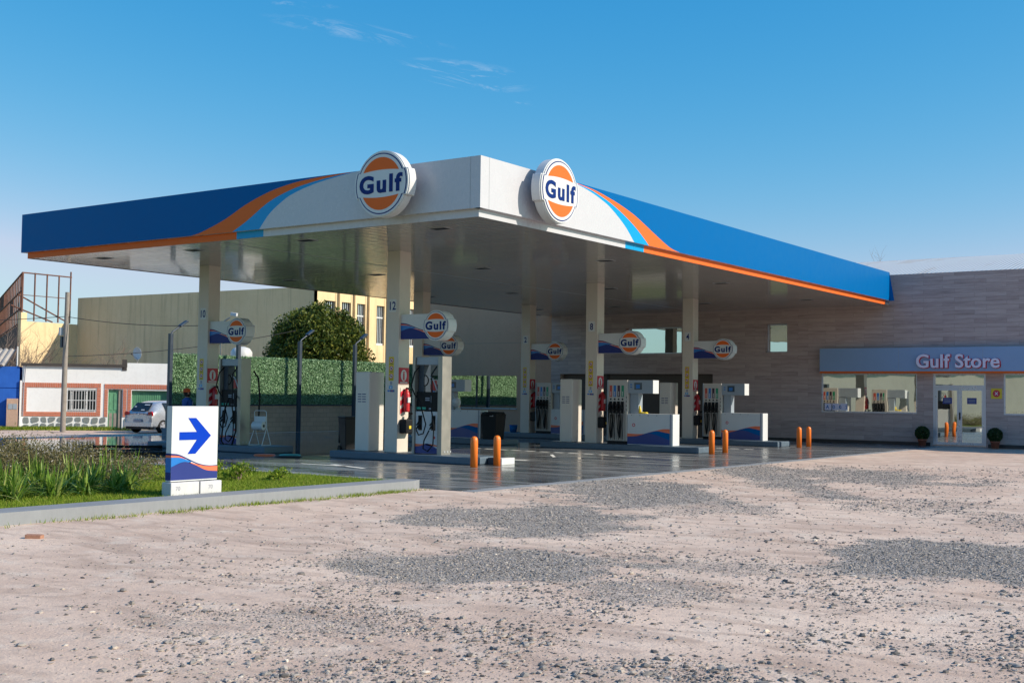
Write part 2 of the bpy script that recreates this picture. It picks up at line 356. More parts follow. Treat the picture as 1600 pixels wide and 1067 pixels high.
class MB:
    def __init__(s): s.v = []; s.f = []; s.mi = []; s.mats = []; s.sm = []
    def mid(s, m):
        if m not in s.mats: s.mats.append(m)
        return s.mats.index(m)
    def add(s, vs, fs, m, F=None, smooth=False):
        b = len(s.v); k = s.mid(m)
        s.v += [tuple(F @ Vector(p)) for p in vs] if F is not None else [tuple(p) for p in vs]
        for f in fs: s.f.append(tuple(b+i for i in f)); s.mi.append(k); s.sm.append(smooth)
        return s
    def box(s, x0, x1, y0, y1, z0, z1, m, F=None):
        return s.add([(x0, y0, z0), (x1, y0, z0), (x1, y1, z0), (x0, y1, z0), (x0, y0, z1), (x1, y0, z1), (x1, y1, z1), (x0, y1, z1)],
                     [(0, 3, 2, 1), (4, 5, 6, 7), (0, 1, 5, 4), (1, 2, 6, 5), (2, 3, 7, 6), (3, 0, 4, 7)], m, F)
    def poly(s, pts, m, F=None, z=0.):
        return s.add([(a, b, z) for a, b in pts], [tuple(range(len(pts)))], m, F)
    def rect(s, a0, a1, b0, b1, m, F=None, z=0.): return s.poly([(a0, b0), (a1, b0), (a1, b1), (a0, b1)], m, F, z)
    def prism(s, pts, t0, t1, m, F=None, smooth=False):
        n = len(pts); vs = [(a, b, t0) for a, b in pts]+[(a, b, t1) for a, b in pts]
        s.add(vs, [tuple(range(n-1, -1, -1)), tuple(range(n, 2*n))], m, F)
        return s.add(vs, [(i, (i+1) % n, n+(i+1) % n, n+i) for i in range(n)], m, F, smooth)
    def cyl(s, x, y, z0, z1, r0, m, r1=None, n=20, F=None, cap=True):
        r1 = r0 if r1 is None else r1
        vs = [(x+r0*math.cos(2*math.pi*i/n), y+r0*math.sin(2*math.pi*i/n), z0) for i in range(n)]+[(x+r1*math.cos(2*math.pi*i/n), y+r1*math.sin(2*math.pi*i/n), z1) for i in range(n)]
        s.add(vs, [(i, (i+1) % n, n+(i+1) % n, n+i) for i in range(n)], m, F, True)
        if cap: s.add(vs, [tuple(range(n-1, -1, -1)), tuple(range(n, 2*n))], m, F)
        return s
    def lathe(s, prof, m, x=0, y=0, n=20, F=None):
        vs = [(x+r*math.cos(2*math.pi*i/n), y+r*math.sin(2*math.pi*i/n), z) for r, z in prof for i in range(n)]
        return s.add(vs, [(k*n+i, k*n+(i+1) % n, (k+1)*n+(i+1) % n, (k+1)*n+i) for k in range(len(prof)-1) for i in range(n)], m, F, True)
    def tube(s, pts, r, m, n=8, F=None, closed=False):
        P = [Vector(p) for p in pts]; vs = []; rs = r if isinstance(r, (list, tuple)) else [r]*len(P); last = None
        for i, p in enumerate(P):
            d = (P[min(i+1, len(P)-1)]-P[max(i-1, 0)]); d = d.normalized() if d.length > 1e-9 else Vector((0, 0, 1))
            if last is None: a = d.orthogonal().normalized()
            else: a = (last-d*last.dot(d)); a = a.normalized() if a.length > 1e-6 else d.orthogonal().normalized()
            last = a; b = d.cross(a)
            vs += [tuple(p+(a*math.cos(2*math.pi*j/n)+b*math.sin(2*math.pi*j/n))*rs[i]) for j in range(n)]
        fs = [(k*n+j, k*n+(j+1) % n, (k+1)*n+(j+1) % n, (k+1)*n+j) for k in range(len(P)-1) for j in range(n)]
        s.add(vs, fs, m, F, True); s.add(vs, [tuple(range(n-1, -1, -1)), tuple(range(len(vs)-n, len(vs)))], m, F); return s
    def text(s, body, size, m, F, off=0., ext=0., spacing=1., sx=1.):
        vs, fs = text_geo(body, size, off, ext, spacing)
        return s.add([(a*sx, b, c) for a, b, c in vs], fs, m, F)
    def bands(s, bands, m_F, w, h, n=28):
        for m, lo, hi, x0, x1 in bands:
            vs = []; fs = []
            for i in range(n+1):
                x = x0+(x1-x0)*i/n; vs += [(x*w, cr(lo, x)*h, 0), (x*w, max(cr(hi, x), cr(lo, x))*h, 0)]
            for i in range(n): fs.append((2*i, 2*i+2, 2*i+3, 2*i+1))
            s.add(vs, fs, m, m_F)
        return s
    def build(s, name, parent=None, loc=None, bevel=0., label=None):
        me = bpy.data.meshes.new(name); me.from_pydata(s.v, [], s.f)
        for m in s.mats: me.materials.append(M[m])
        me.polygons.foreach_set('material_index', s.mi); me.polygons.foreach_set('use_smooth', s.sm); me.update()
        o = bpy.data.objects.new(name, me); COL.objects.link(o)
        if parent: o.parent = parent
        if loc: o.location = loc
        if bevel:
            b = o.modifiers.new('bevel', 'BEVEL'); b.width = bevel; b.segments = 2; b.limit_method = 'ANGLE'; b.angle_limit = R(50)
        if label: o['label'] = label
        return o
def cr(pts, x):
    """smooth curve through control points"""
    if isinstance(pts, (int, float)): return pts
    if x <= pts[0][0]: return pts[0][1]
    if x >= pts[-1][0]: return pts[-1][1]
    for i in range(len(pts)-1):
        if pts[i][0] <= x <= pts[i+1][0]:
            p0 = pts[max(i-1, 0)]; p1 = pts[i]; p2 = pts[i+1]; p3 = pts[min(i+2, len(pts)-1)]
            dx = p2[0]-p1[0]; m1 = (p2[1]-p0[1])/max(p2[0]-p0[0], 1e-6)*dx; m2 = (p3[1]-p1[1])/max(p3[0]-p1[0], 1e-6)*dx; t = (x-p1[0])/dx
            return (2*t**3-3*t**2+1)*p1[1]+(t**3-2*t**2+t)*m1+(-2*t**3+3*t**2)*p2[1]+(t**3-t**2)*m2
def tag(o, label=None, cat=None, group=None, kind=None):
    if label: o['label'] = label
    if cat: o['category'] = cat
    if group: o['group'] = group
    if kind: o['kind'] = kind
    return o
def thing(name, label, cat, loc=(0, 0, 0), rz=0., group=None):
    o = bpy.data.objects.new(name, None); COL.objects.link(o); o.location = loc; o.rotation_euler = (0, 0, rz); o.empty_display_size = .2
    return tag(o, label, cat, group)
def dup(src, loc, label, rz=None, group=None):
    def rec(o, par):
        c = o.copy(); COL.objects.link(c)
        if par: c.parent = par
        for ch in [x for x in bpy.data.objects if x.parent == o]: rec(ch, c)
        return c
    c = rec(src, None); c.location = loc; c['label'] = label
    if rz is not None: c.rotation_euler.z = rz
    if group: c['group'] = group
    return c
def np_mesh(name, V, F, mat, smooth=False):
    me = bpy.data.meshes.new(name); V = np.asarray(V, np.float32); F = np.asarray(F, np.int32); k = F.shape[1]
    me.vertices.add(len(V)); me.vertices.foreach_set('co', V.ravel()); me.loops.add(F.size); me.loops.foreach_set('vertex_index', F.ravel())
    me.polygons.add(len(F)); me.polygons.foreach_set('loop_start', np.arange(len(F), dtype=np.int32)*k)
    try: me.polygons.foreach_set('loop_total', np.full(len(F), k, np.int32))
    except Exception: pass
    me.polygons.foreach_set('use_smooth', np.full(len(F), smooth)); me.materials.append(M[mat]); me.update(calc_edges=True); me.validate()
    o = bpy.data.objects.new(name, me); COL.objects.link(o); return o
def leaves_geo(C, size, asp=.55, up=.0):
    """little leaf quads (rhombi) at centres C with random orientation"""
    n = len(C); a = RNG.normal(size=(n, 3)); a[:, 2] += up; a /= np.linalg.norm(a, axis=1)[:, None]
    b = np.cross(a, RNG.normal(size=(n, 3))); b /= np.linalg.norm(b, axis=1)[:, None]
    s = (size*(.6+.8*RNG.random(n)))[:, None]
    V = np.stack([C-a*s, C+b*s*asp, C+a*s, C-b*s*asp], 1).reshape(-1, 3); F = np.arange(4*n).reshape(n, 4); return V, F
def ss(a, b, x): t = min(max((x-a)/(b-a), 0), 1); return t*t*(3-2*t)

# ------------------------------------------------------------------ ground
E1 = np.array((.82, .58)); E2 = np.array((-.58, .82))
PATCH = [(5.2, -5.7, 1.75, 2.3, 1.), (6.4, -10.3, .9, 1.0, .55), (7.6, -9.8, 1.75, 1.45, 1.1), (11.25, -6.2, 1.55, 2.0, 1.15), (5.4, 7.4, 2.6, 3.6, .66), (3.7, -.3, 1.7, 4.2, .9),
         (3.3, 6.5, 1.1, 9., .72), (8.6, .2, 1.8, 2.2, .42), (9.6, -10.2, .9, .9, .55), (11.6, -1, 1.8, 2, .45), (8.2, -13.2, 1.2, .8, .5), (6.2, -2.6, 1.6, 1.2, .5), (9.5, -8.2, 1.0, .8, .5)]
def gravel(x, y):
    g = 0.
    for cx, cy, a, b, s in PATCH:
        dx, dy = x-cx, y-cy; u = (dx*E1[0]+dy*E1[1])/a; v = (dx*E2[0]+dy*E2[1])/b; d = math.sqrt(u*u+v*v)
        if d < 1.8: g = max(g, s*(1-ss(.5, 1.3, d+.55*mnoise.noise(Vector((x*.9, y*.9, 3)))+.3*mnoise.noise(Vector((x*3.1, y*3.1, 7))))))
    return g
def gz(x, y):
    z = -.2*ss(22.5, 30, -x)
    if x > 1.5: z += .02*ss(2, 4, x)*(mnoise.noise(Vector((x*.5, y*.5, 0)))+.5*mnoise.noise(Vector((x*1.7, y*1.7, 5)))) - .02*ss(2, 3, x)
    return z-.012
xs = list(np.arange(-40, 0, 2.5))+list(np.arange(0, 16, .14))+list(np.arange(16, 40, 2.))
ys = list(np.arange(-20, -12, 1.))+list(np.arange(-12.2, 0, .14))+list(np.arange(0, 27, .3))+list(np.arange(27, 60, 5.))
xs = [-2500, -600, -200, -90, -60]+xs+[60, 120, 400, 2500]; ys = [-2500, -600, -150, -60, -30]+ys+[80, 150, 600, 2500]
GV = []; gat = []; grn = []
for y in ys:
    for x in xs:
        GV.append((x, y, gz(x, y))); gat.append(gravel(x, y) if x > 1.5 else 0)
        grn.append(max(ss(60, 90, math.hypot(x, y)), 1. if (y < -24 and x < 12) else 0, ss(-8, -14, y) if x < -1 else 0))
nx = len(xs); GF = [(j*nx+i, j*nx+i+1, (j+1)*nx+i+1, (j+1)*nx+i) for j in range(len(ys)-1) for i in range(nx-1)]
gr = np_mesh('ground', GV, GF, 'ground', True); tag(gr, kind='structure')
for nm, arr in (('gravel', gat), ('green', grn)):
    a = gr.data.attributes.new(nm, 'FLOAT', 'POINT'); a.data.foreach_set('value', np.array(arr, np.float32))

mb = MB(); mb.box(-22.6, 1.75, -2.75, 26.9, -.2, 0, 'slab'); mb.build('forecourt', bevel=.01)['kind'] = 'structure'
mb = MB(); mb.box(1.75, 2.02, -2.75, 26.2, -.2, -.006, 'kerb_concrete'); mb.build('slab_edging')['kind'] = 'structure'
# grey kerb around the grass
mb = MB(); mb.prism([(.42, -25), (.95, -25), (.95, -3.1), (.82, -2.8), (.42, -2.8)], -.1, .15, 'kerb_concrete'); mb.box(-18, .42, -2.98, -2.8, -.1, .13, 'kerb_concrete'); mb.build('kerb', bevel=.015)['kind'] = 'structure'
mb = MB(); mb.box(-18, .42, -25, -2.98, -.1, .09, 'ground'); gb = mb.build('grass_bed'); gb['kind'] = 'structure'
a = gb.data.attributes.new('green', 'FLOAT', 'POINT'); a.data.foreach_set('value', np.ones(len(gb.data.vertices), np.float32))

# painted dashes on the forecourt (one marking each row)
mb = MB()
def dashes(x0, x1, y0, y1, n, w=.2):
    for i in range(n):
        t0, t1 = i/n, (i+.62)/n
        a0 = x0+(x1-x0)*t0; a1 = x0+(x1-x0)*t1; b0 = y0+(y1-y0)*t0; b1 = y0+(y1-y0)*t1
        mb.add([(a0, b0-w/2, .004), (a1, b1-w/2, .004), (a1, b1+w/2, .004), (a0, b0+w/2, .004)], [(0, 1, 2, 3)], 'paint_line')
dashes(-9.5, -1.8, 11.1, 10.45, 14); dashes(-6.5, -1.6, 18.3, 17.8, 9); dashes(-6.0, -3.6, 1.0, 1.0, 1, .12); dashes(-5.2, -2.8, 1.25, .4, 1, .16); dashes(-8.5, -2.6, 6.5, 6.3, 5, .24); dashes(-4.4, -3.0, 9.5, 7.6, 1, .16)
mb.build('painted_marking')['kind'] = 'structure'

# ------------------------------------------------------------------ stones on the lot (beyond counting)
def scatter_stones():
    c2 = np.array((14.71, -19.68)); fw = np.array((-math.sin(YAW), math.cos(YAW))); rg = np.array((math.cos(YAW), math.sin(YAW)))
    P = []; SZ = []
    tries = 0
    while len(P) < 125000 and tries < 1500000:
        tries += 1
        D = 6.2+ (random.random()**1.35)*26
        L = (random.random()*2-1)*D*.56
        x, y = c2+fw*D+rg*L
        if x < 2.06 or (y < -2 and x < 1.0): continue
        g = gravel(x, y); n = mnoise.noise(Vector((x*.8, y*.8, 9)))
        near = ss(17, 9, D)*ss(-.42, -.1, L/D)
        pr = min(1, g*1.0)**1.5 if g > .3 else 0
        pr = max(pr, .016+.11*near*max(.1, 1+3.2*n)+.03*ss(-.3, .1, L/D)*(1+n))
        if random.random() > pr: continue
        P.append((x, y)); 
        s = .0060*math.exp(random.gauss(0, .38))
        if g < .45: s = .0062*math.exp(random.gauss(0, .5)) * (1.8 if random.random() < .05 else 1)
        if D > 15: s *= 1+ (D-15)*.03
        SZ.append(min(s*(.55+.3*random.random()), .021))
    P = np.array(P); SZ = np.array(SZ); n = len(P)
    g_ = (1+5**.5)/2
    ico = np.array([(-1, g_, 0), (1, g_, 0), (-1, -g_, 0), (1, -g_, 0), (0, -1, g_), (0, 1, g_), (0, -1, -g_), (0, 1, -g_), (g_, 0, -1), (g_, 0, 1), (-g_, 0, -1), (-g_, 0, 1)])/1.9
    icf = np.array([(0, 11, 5), (0, 5, 1), (0, 1, 7), (0, 7, 10), (0, 10, 11), (1, 5, 9), (5, 11, 4), (11, 10, 2), (10, 7, 6), (7, 1, 8), (3, 9, 4), (3, 4, 2), (3, 2, 6), (3, 6, 8), (3, 8, 9), (4, 9, 5), (2, 4, 11), (6, 2, 10), (8, 6, 7), (9, 8, 1)])
    oc = np.array([(1, 0, 0), (-1, 0, 0), (0, 1, 0), (0, -1, 0), (0, 0, 1), (0, 0, -1)], float); of = np.array([(0, 2, 4), (2, 1, 4), (1, 3, 4), (3, 0, 4), (2, 0, 5), (1, 2, 5), (3, 1, 5), (0, 3, 5)])
    zz = np.array([gz(a, b) for a, b in P]); VV = []; FF = []; b0 = 0
    for sel, B, T in ((SZ >= .007, ico, icf), (SZ < .007, oc, of)):
        p_, z_, s_ = P[sel], zz[sel], SZ[sel]; n = len(p_); m_ = len(B)
        q = RNG.normal(size=(n, 3, 3)); q, _ = np.linalg.qr(q)
        V = np.einsum('mk,nkj->nmj', B, q)*(1+.16*RNG.normal(size=(n, m_, 1)).clip(-1.5, 1.5))
        V *= np.stack([RNG.uniform(.9, 1.7, n), RNG.uniform(.7, 1.1, n), RNG.uniform(.4, .8, n)], 1)[:, None, :]*s_[:, None, None]*1.45
        th = RNG.random(n)*6.283; c, w = np.cos(th)[:, None], np.sin(th)[:, None]
        X = V[..., 0]*c-V[..., 1]*w; Y = V[..., 0]*w+V[..., 1]*c
        VV.append(np.stack([X+p_[:, 0:1], Y+p_[:, 1:2], V[..., 2]+(z_+s_*.3)[:, None]], -1).reshape(-1, 3)); FF.append((T[None]+(np.arange(n)*m_)[:, None, None]).reshape(-1, 3)+b0); b0 += n*m_
    V = np.concatenate(VV); F = np.concatenate(FF)
    o = np_mesh('gravel', V, F, 'stones'); tag(o, 'loose grey gravel and pebbles strewn over the dirt lot', 'gravel', kind='stuff')
scatter_stones()

# broken brick lying near the kerb
bm_ = MB(); bm_.prism([(-.12, -.055), (.1, -.06), (.13, .03), (.09, .06), (-.11, .05)], 0, .07, 'brick_loose')
b = bm_.build('brick', loc=(2.3, -11.5, -.03), bevel=.008); b.scale = (.8, .8, .8); b.rotation_euler = (.05, .04, .75); tag(b, 'broken red brick lying on the dirt near the grey kerb', 'brick')

# ------------------------------------------------------------------ grass, plants
def blades(n, reg, h0, h1, w, mat, name, ok=None, zb=.09, lean=.5):
    xs_ = RNG.uniform(reg[0], reg[1], n); ys_ = RNG.uniform(reg[2], reg[3], n)
    if ok is not None: k = ok(xs_, ys_); xs_, ys_ = xs_[k], ys_[k]; n = len(xs_)
    th = RNG.random(n)*6.283; h = RNG.uniform(h0, h1, n); ln = RNG.normal(size=(n, 2))*lean*h[:, None]
    b = np.stack([xs_, ys_, np.full(n, zb)], 1); s = np.stack([np.cos(th)*w, np.sin(th)*w, np.zeros(n)], 1)
    tip = b+np.stack([ln[:, 0], ln[:, 1], h], 1)
    V = np.stack([b-s, b+s, tip], 1).reshape(-1, 3); return np_mesh(name, V, np.arange(3*n).reshape(n, 3), mat)
g = blades(150000, (-7, .42, -12.5, -2.98), .03, .085, .006, 'grass', 'grass', lambda x, y: (RNG.random(len(x)) < np.clip(1.0+(x+1.5)*.25, .25, 1)))
tag(g, 'short sunlit green grass inside the grey kerb', 'grass', kind='stuff')
# weeds in tufts: along the kerb foot and the slab end
tx = [(1.0+random.random()*.22, -3-abs(random.gauss(0, 1))*4.0) for _ in range(60)]
pts = np.array([(a+random.gauss(0, .06), b+random.gauss(0, .16)) for a, b in tx for _ in range(28)])
n = len(pts); h = RNG.uniform(.015, .06, n); th = RNG.random(n)*6.28
bq = np.stack([pts[:, 0], pts[:, 1], np.full(n, -.02)], 1); sq = np.stack([np.cos(th)*.006, np.sin(th)*.006, 0*th], 1); tq = bq+np.stack([RNG.normal(size=n)*.03, RNG.normal(size=n)*.03, h+.02], 1)
o = np_mesh('weeds', np.stack([bq-sq, bq+sq, tq], 1).reshape(-1, 3), np.arange(3*n).reshape(n, 3), 'grass'); tag(o, 'low weeds growing at the foot of the kerb', 'weeds', kind='stuff')

def strap_plant(x, y, s, nl, label, first=[None]):
    rnd = random.Random(int(x*1000+y*77)); mb = MB()
    for i in range(nl):
        a = rnd.random()*6.283; L = s*rnd.uniform(.6, 1.35); up_ = rnd.uniform(.6, 1.42); w = rnd.uniform(.009, .017)
        px, py = rnd.gauss(0, .05), rnd.gauss(0, .05); K = 7; vs = []
        for k in range(K+1):
            t = k/K; r = L*(.75*t*math.cos(up_)+.55*t*t*(1.3-up_)); z = L*(t*math.sin(up_)-.62*t**2.6*(1.35-up_)-.12*t*t)
            ww = w*(1-t**2.2)*(.7+.6*min(1, t*3)); ca, sa = math.cos(a), math.sin(a); fold = .25*ww
            vs += [(px+ca*r-sa*ww, py+sa*r+ca*ww, z+fold), (px+ca*r, py+sa*r, z), (px+ca*r+sa*ww, py+sa*r-ca*ww, z+fold)]
        mb.add(vs, [(3*k+j, 3*k+j+1, 3*k+j+4, 3*k+j+3) for k in range(K) for j in range(2)], 'strap_leaf', smooth=True)
    o = mb.build('leafy_plant', loc=(x, y, .09)); return tag(o, label, 'plant', 'strap-leaved plants on the grass')
row = []
for i in range(17):
    t = i/16; row.append((-.95-.25*math.sin(i*2.1)-.2*t, -10.9+3.35*t+.1*math.sin(i*1.7)))
for i in range(15):
    t = i/14; row.append((-1.75-.25*math.sin(i*1.3)-.3*t, -10.6+3.6*t+.14*math.sin(i*2.9)))
for i in range(9):
    t = i/8; row.append((-2.7-.3*math.sin(i*1.9), -9.9+3.7*t))
for x, y in row:
    strap_plant(x, y, random.uniform(.46, .66), 38, 'green strap-leaved plant in the clump on the grass left of the arrow sign')
def shrub(x, y, r, h, n, mat, name, label, cat, group=None, size=.03, clump=14, zb=.09, stems=10):
    rnd = np.random.default_rng(int(abs(x*91+y*17))+3); C = []
    for _ in range(clump):
        a = rnd.random()*6.28; rr = r*rnd.random()**.6*.8; C.append((math.cos(a)*rr, math.sin(a)*rr, h*(.25+.6*rnd.random())))
    C = np.array(C); k = rnd.integers(0, clump, n); P = C[k]+rnd.normal(size=(n, 3))*np.array([r*.28, r*.28, h*.18]); P[:, 2] = np.abs(P[:, 2])
    V, F = leaves_geo(P, np.full(n, size), .35, .6)
    root = thing(name, label, cat, (x, y, zb), 0, group)
    o = np_mesh('foliage', V, F, mat); o.parent = root
    mb = MB()
    for c in C[:stems]: mb.tube([(0, 0, 0), tuple(c*np.array([.4, .4, .6])), tuple(c)], [.012, .008, .004], 'twig', 5)
    mb.build('stems', root); return root
bushes = [(-2.7, -11.0), (-3.3, -9.7), (-3.8, -8.6), (-3.9, -7.6), (-4.2, -6.7), (-3.4, -6.2), (-5.0, -8.9), (-5.2, -7.4), (-6.2, -6.6), (-5.3, -5.5), (-2.6, -6.9), (-6.6, -8.2)]
for i, (x, y) in enumerate(bushes):
    shrub(x, y, .75, [.95, 1.0, .95, .85, .75, .5, 1.0, .9, .8, .6, .5, .9][i]*.84, 3600, 'dry_bush', 'dry_shrub', 'brownish dry shrub in the thicket behind the strap-leaved plants', 'shrub', 'dry shrubs on the grass', .024)
for (x, y, r, h, l) in [(-2.4, -5.5, .3, .38, 'small green weed on the grass just left of the arrow sign'), (-1.6, -4.9, .28, .3, 'leafy green weed growing just right of the arrow sign'), (-3.2, -4.2, .25, .3, 'small weed by the slab edge left of the arrow sign'), (-1.1, -4.4, .2, .22, 'lowest weed right of the arrow sign')]:
    shrub(x, y, r, h, 500, 'grass', 'weed_plant', l, 'weed', None, .035, 8)

# ------------------------------------------------------------------ arrow sign
PATA = [('wave_purple', 0, [(0, .5), (.27, .67), (.5, .55), (.75, .33), (1, .27)], 0, 1),
        ('wave_blue', [(0, .5), (.27, .67), (.42, .62)], [(0, .86), (.2, .83), (.42, .68)], 0, .42),
        ('wave_orange', [(.38, .62), (.5, .55), (.75, .33), (1, .27)], [(.38, .66), (.6, .54), (.8, .47), (1, .47)], .38, 1),
        ('wave_orange', [(0, .86), (.2, .83), (.3, .78)], [(0, .93), (.15, .9), (.3, .79)], 0, .3),
        ('navy', [(0, .93), (.15, .9), (.3, .79), (.42, .68), (.6, .54), (.8, .47), (1, .47)], [(0, 1.), (.15, .96), (.3, .84), (.45, .7), (.6, .58), (.8, .5), (1, .5)], 0, 1)]
PATB = [('deep_navy', 0, [(0, .46), (.2, .5), (.35, .6), (.5, .7), (.7, .6), (.85, .45), (1, .32)], 0, 1),
        ('wave_orange', [(0, .46), (.2, .5), (.35, .6), (.4, .63)], [(0, .66), (.2, .64), (.35, .65), (.4, .66)], 0, .4),
        ('panel_blue', [(.35, .6), (.5, .7), (.7, .6), (.85, .45), (1, .32)], [(.35, .61), (.5, .74), (.7, .86), (.85, .8), (1, .72)], .35, 1),
        ('wave_orange', [(.5, .74), (.7, .86), (.85, .8), (1, .72)], [(.5, .75), (.7, .9), (.85, .99), (1, 1.)], .5, 1)]
sg = thing('arrow_sign', 'white box sign with a blue right arrow on a painted block base in the grass', 'sign', (.3, -7.96, .0))
mb = MB(); mb.box(-.12, 0, 0, .885, .34, 1.46, 'white'); mb.build('sign_box', sg, bevel=.006)
F = FX(.003, 0, .36)
mb = MB(); mb.prism([(.14, .595), (.47, .595), (.30, .385), (.45, .385), (.745, .655), (.45, .925), (.30, .925), (.47, .715), (.14, .715)], 0, .002, 'arrow_blue', F); mb.build('arrow', sg)
mb = MB(); mb.bands(PATA, F, .885, .4)
Fs = FY(-.12, -.003, .36); mb.bands([('wave_purple', 0, .3, 0, 1), ('wave_blue', .3, .84, 0, 1), ('wave_orange', .84, .93, 0, 1), ('navy', .93, 1., 0, 1)], Fs, .12, .4); mb.build('wave_pattern', sg)
mb = MB(); mb.box(-.16, .05, -.03, .5, .02, .33, 'block_white'); mb.box(-.16, .05, .525, .94, .02, .325, 'block_white')
mb.text('70', .09, 'graphite', FX(.053, .1, .24)); mb.text('70', .09, 'graphite', FX(.053, .72, .24)); mb.build('block_base', sg, bevel=.01)

# ------------------------------------------------------------------ canopy
L1, L2, ZT, ZB, ZS = 16.18, 26.4, 6.622, 5.54, 5.376
IN = .12
cn = thing('fuel_canopy', 'large flat forecourt canopy with blue white and orange fascia', 'canopy')
Ldo = [(-8.95, 5.54), (-8.6, 5.6), (-7.76, 5.85), (-6.98, 6.17), (-6.22, 6.4), (-5.49, 6.53), (-4.77, 6.59), (-3.66, 6.622)]
Lol = [(-7.45, 5.54), (-6.97, 5.76), (-6.22, 6.16), (-5.48, 6.39), (-4.77, 6.51), (-4.07, 6.58), (-3.5, 6.622)]
Llw = [(-6.52, 5.54), (-6.21, 5.86), (-5.84, 6.1), (-5.48, 6.27), (-4.76, 6.45), (-4.07, 6.55), (-3.4, 6.622)]
Rdo = [(3.5, 6.622), (4.52, 6.565), (5.15, 6.48), (5.58, 6.41), (6.02, 6.32), (6.47, 6.21), (6.94, 6.06), (7.42, 5.9), (7.91, 5.74), (8.41, 5.6), (8.9, 5.54)]
Rol = [(3.4, 6.622), (4.31, 6.55), (4.73, 6.48), (5.15, 6.39), (5.58, 6.27), (6.02, 6.12), (6.48, 5.93), (6.95, 5.69), (7.2, 5.54)]
Rlw = [(3.3, 6.622), (3.76, 6.58), (4.32, 6.5), (4.73, 6.41), (5.15, 6.29), (5.58, 6.1), (6.03, 5.85), (6.44, 5.54)]
def fascia(name, s0, s1, A, B, Cc, pt, trimpt, cuts):
    """A: dark blue/orange, B: orange/light blue, C: light blue/white; pt(s,z) -> position"""
    mb = MB(); n = 240; lo = min(A[0][0], B[0][0], Cc[0][0]); hi = max(A[-1][0], B[-1][0], Cc[-1][0])
    ss_ = sorted(set([s0, s1]+[lo+(hi-lo)*i/n for i in range(n+1)])); inc = A[0][1] < A[-1][1]
    def val(Cv, s):
        if s < Cv[0][0]: return ZB if inc else ZT
        if s > Cv[-1][0]: return ZT if inc else ZB
        return min(max(cr(Cv, s), ZB), ZT)
    for a, b in zip(ss_[:-1], ss_[1:]):
        z0 = [ZB, val(Cc, a), val(B, a), val(A, a), ZT]; z1 = [ZB, val(Cc, b), val(B, b), val(A, b), ZT]
        for k in range(1, 5): z0[k] = max(z0[k], z0[k-1]); z1[k] = max(z1[k], z1[k-1])
        for k, m in enumerate(('panel_white', 'panel_light_blue', 'panel_orange', 'panel_blue')):
            if z0[k+1]-z0[k] < 1e-5 and z1[k+1]-z1[k] < 1e-5: continue
            mb.add([pt(a, z0[k]), pt(b, z1[k]), pt(b, z1[k+1]), pt(a, z0[k+1])], [(0, 1, 2, 3)], m)
    return mb
def thick(mb, quads, m):
    for q in quads: mb.add(q, [(0, 1, 2, 3)], m)
mb = fascia('l', -L1, 0, Ldo, Lol, Llw, lambda s, z: (s, 0, z), None, None)
thick(mb, [[(-L1, 0, ZB), (0, 0, ZB), (0, .16, ZB), (-L1, .16, ZB)], [(-L1, 0, ZT), (0, 0, ZT), (0, .16, ZT), (-L1, .16, ZT)]], 'panel_white')
for s in (-.26,): mb.rect(s-.006, s+.006, ZB, ZT, 'seam', FY(0, -.002, 0))
mb.build('front_fascia', cn)
mb = fascia('r', 0, L2, Rdo, Rol, Rlw, lambda s, z: (0, s, z), None, None)
thick(mb, [[(0, 0, ZB), (0, L2, ZB), (-.16, L2, ZB), (-.16, 0, ZB)], [(0, 0, ZT), (0, L2, ZT), (-.16, L2, ZT), (-.16, 0, ZT)]], 'panel_white')
mb.rect(.3, .312, ZB, ZT, 'seam', FX(.002, 0, 0))
mb.add([(0, L2, ZT), (-.02, L2, ZB-.02), (.18, L2+.02, ZB-.02)], [(0, 1, 2)], 'panel_blue')
mb.build('side_fascia', cn)
mb = MB(); mb.box(-L1-.02, -L1, 0, L2, ZB, ZT, 'panel_blue'); mb.box(-L1, 0, L2, L2+.02, ZB, ZT, 'panel_blue'); mb.build('rear_fascia', cn)
mb = MB()
for a, b, m in ((-L1+IN, -7.43, 'panel_orange'), (-7.43, -6.5, 'panel_light_blue'), (-6.5, -IN, 'panel_white')): mb.box(a, b, IN, IN+.03, ZS, ZB, m)
for a, b, m in ((IN, 6.2, 'panel_white'), (6.2, 7.15, 'panel_light_blue'), (7.15, L2-IN, 'panel_orange')): mb.box(-IN-.03, -IN, a+(.03 if a == IN else 0), b, ZS, ZB, m)
mb.box(-L1+IN, -L1+IN+.03, IN+.03, L2-IN-.03, ZS, ZB, 'rust_and_shaded_trim'); mb.build('lower_trim', cn)  # rear trim: its shade is put into the dark reddish colour
mb = MB(); mb.box(-L1+IN+.03, -IN-.03, IN+.03, L2+.45, ZS+.012, ZS+.1, 'soffit')
mb.box(-8.35, -8.32, IN+.05, L2-IN-.05, ZS+.008, ZS+.02, 'seam')
mb.build('soffit', cn)
mb = MB(); mb.box(-L1+.01, -.17, .17, L2-.01, ZT-.25, ZT-.2, 'seam'); mb.build('deck', cn)
for ix, x in enumerate((-2.0, -6.15, -10.25, -14.05)):
    for iy, y in enumerate((1.2, 8.4, 15.7, 23.0)):
        mb = MB(); mb.box(-.24, .24, -.16, .16, .004, .02, 'seam'); mb.box(-.2, .2, -.12, .12, .0, .01, 'black'); mb.build('recessed_light', cn, (x, y, ZS-.0))
        
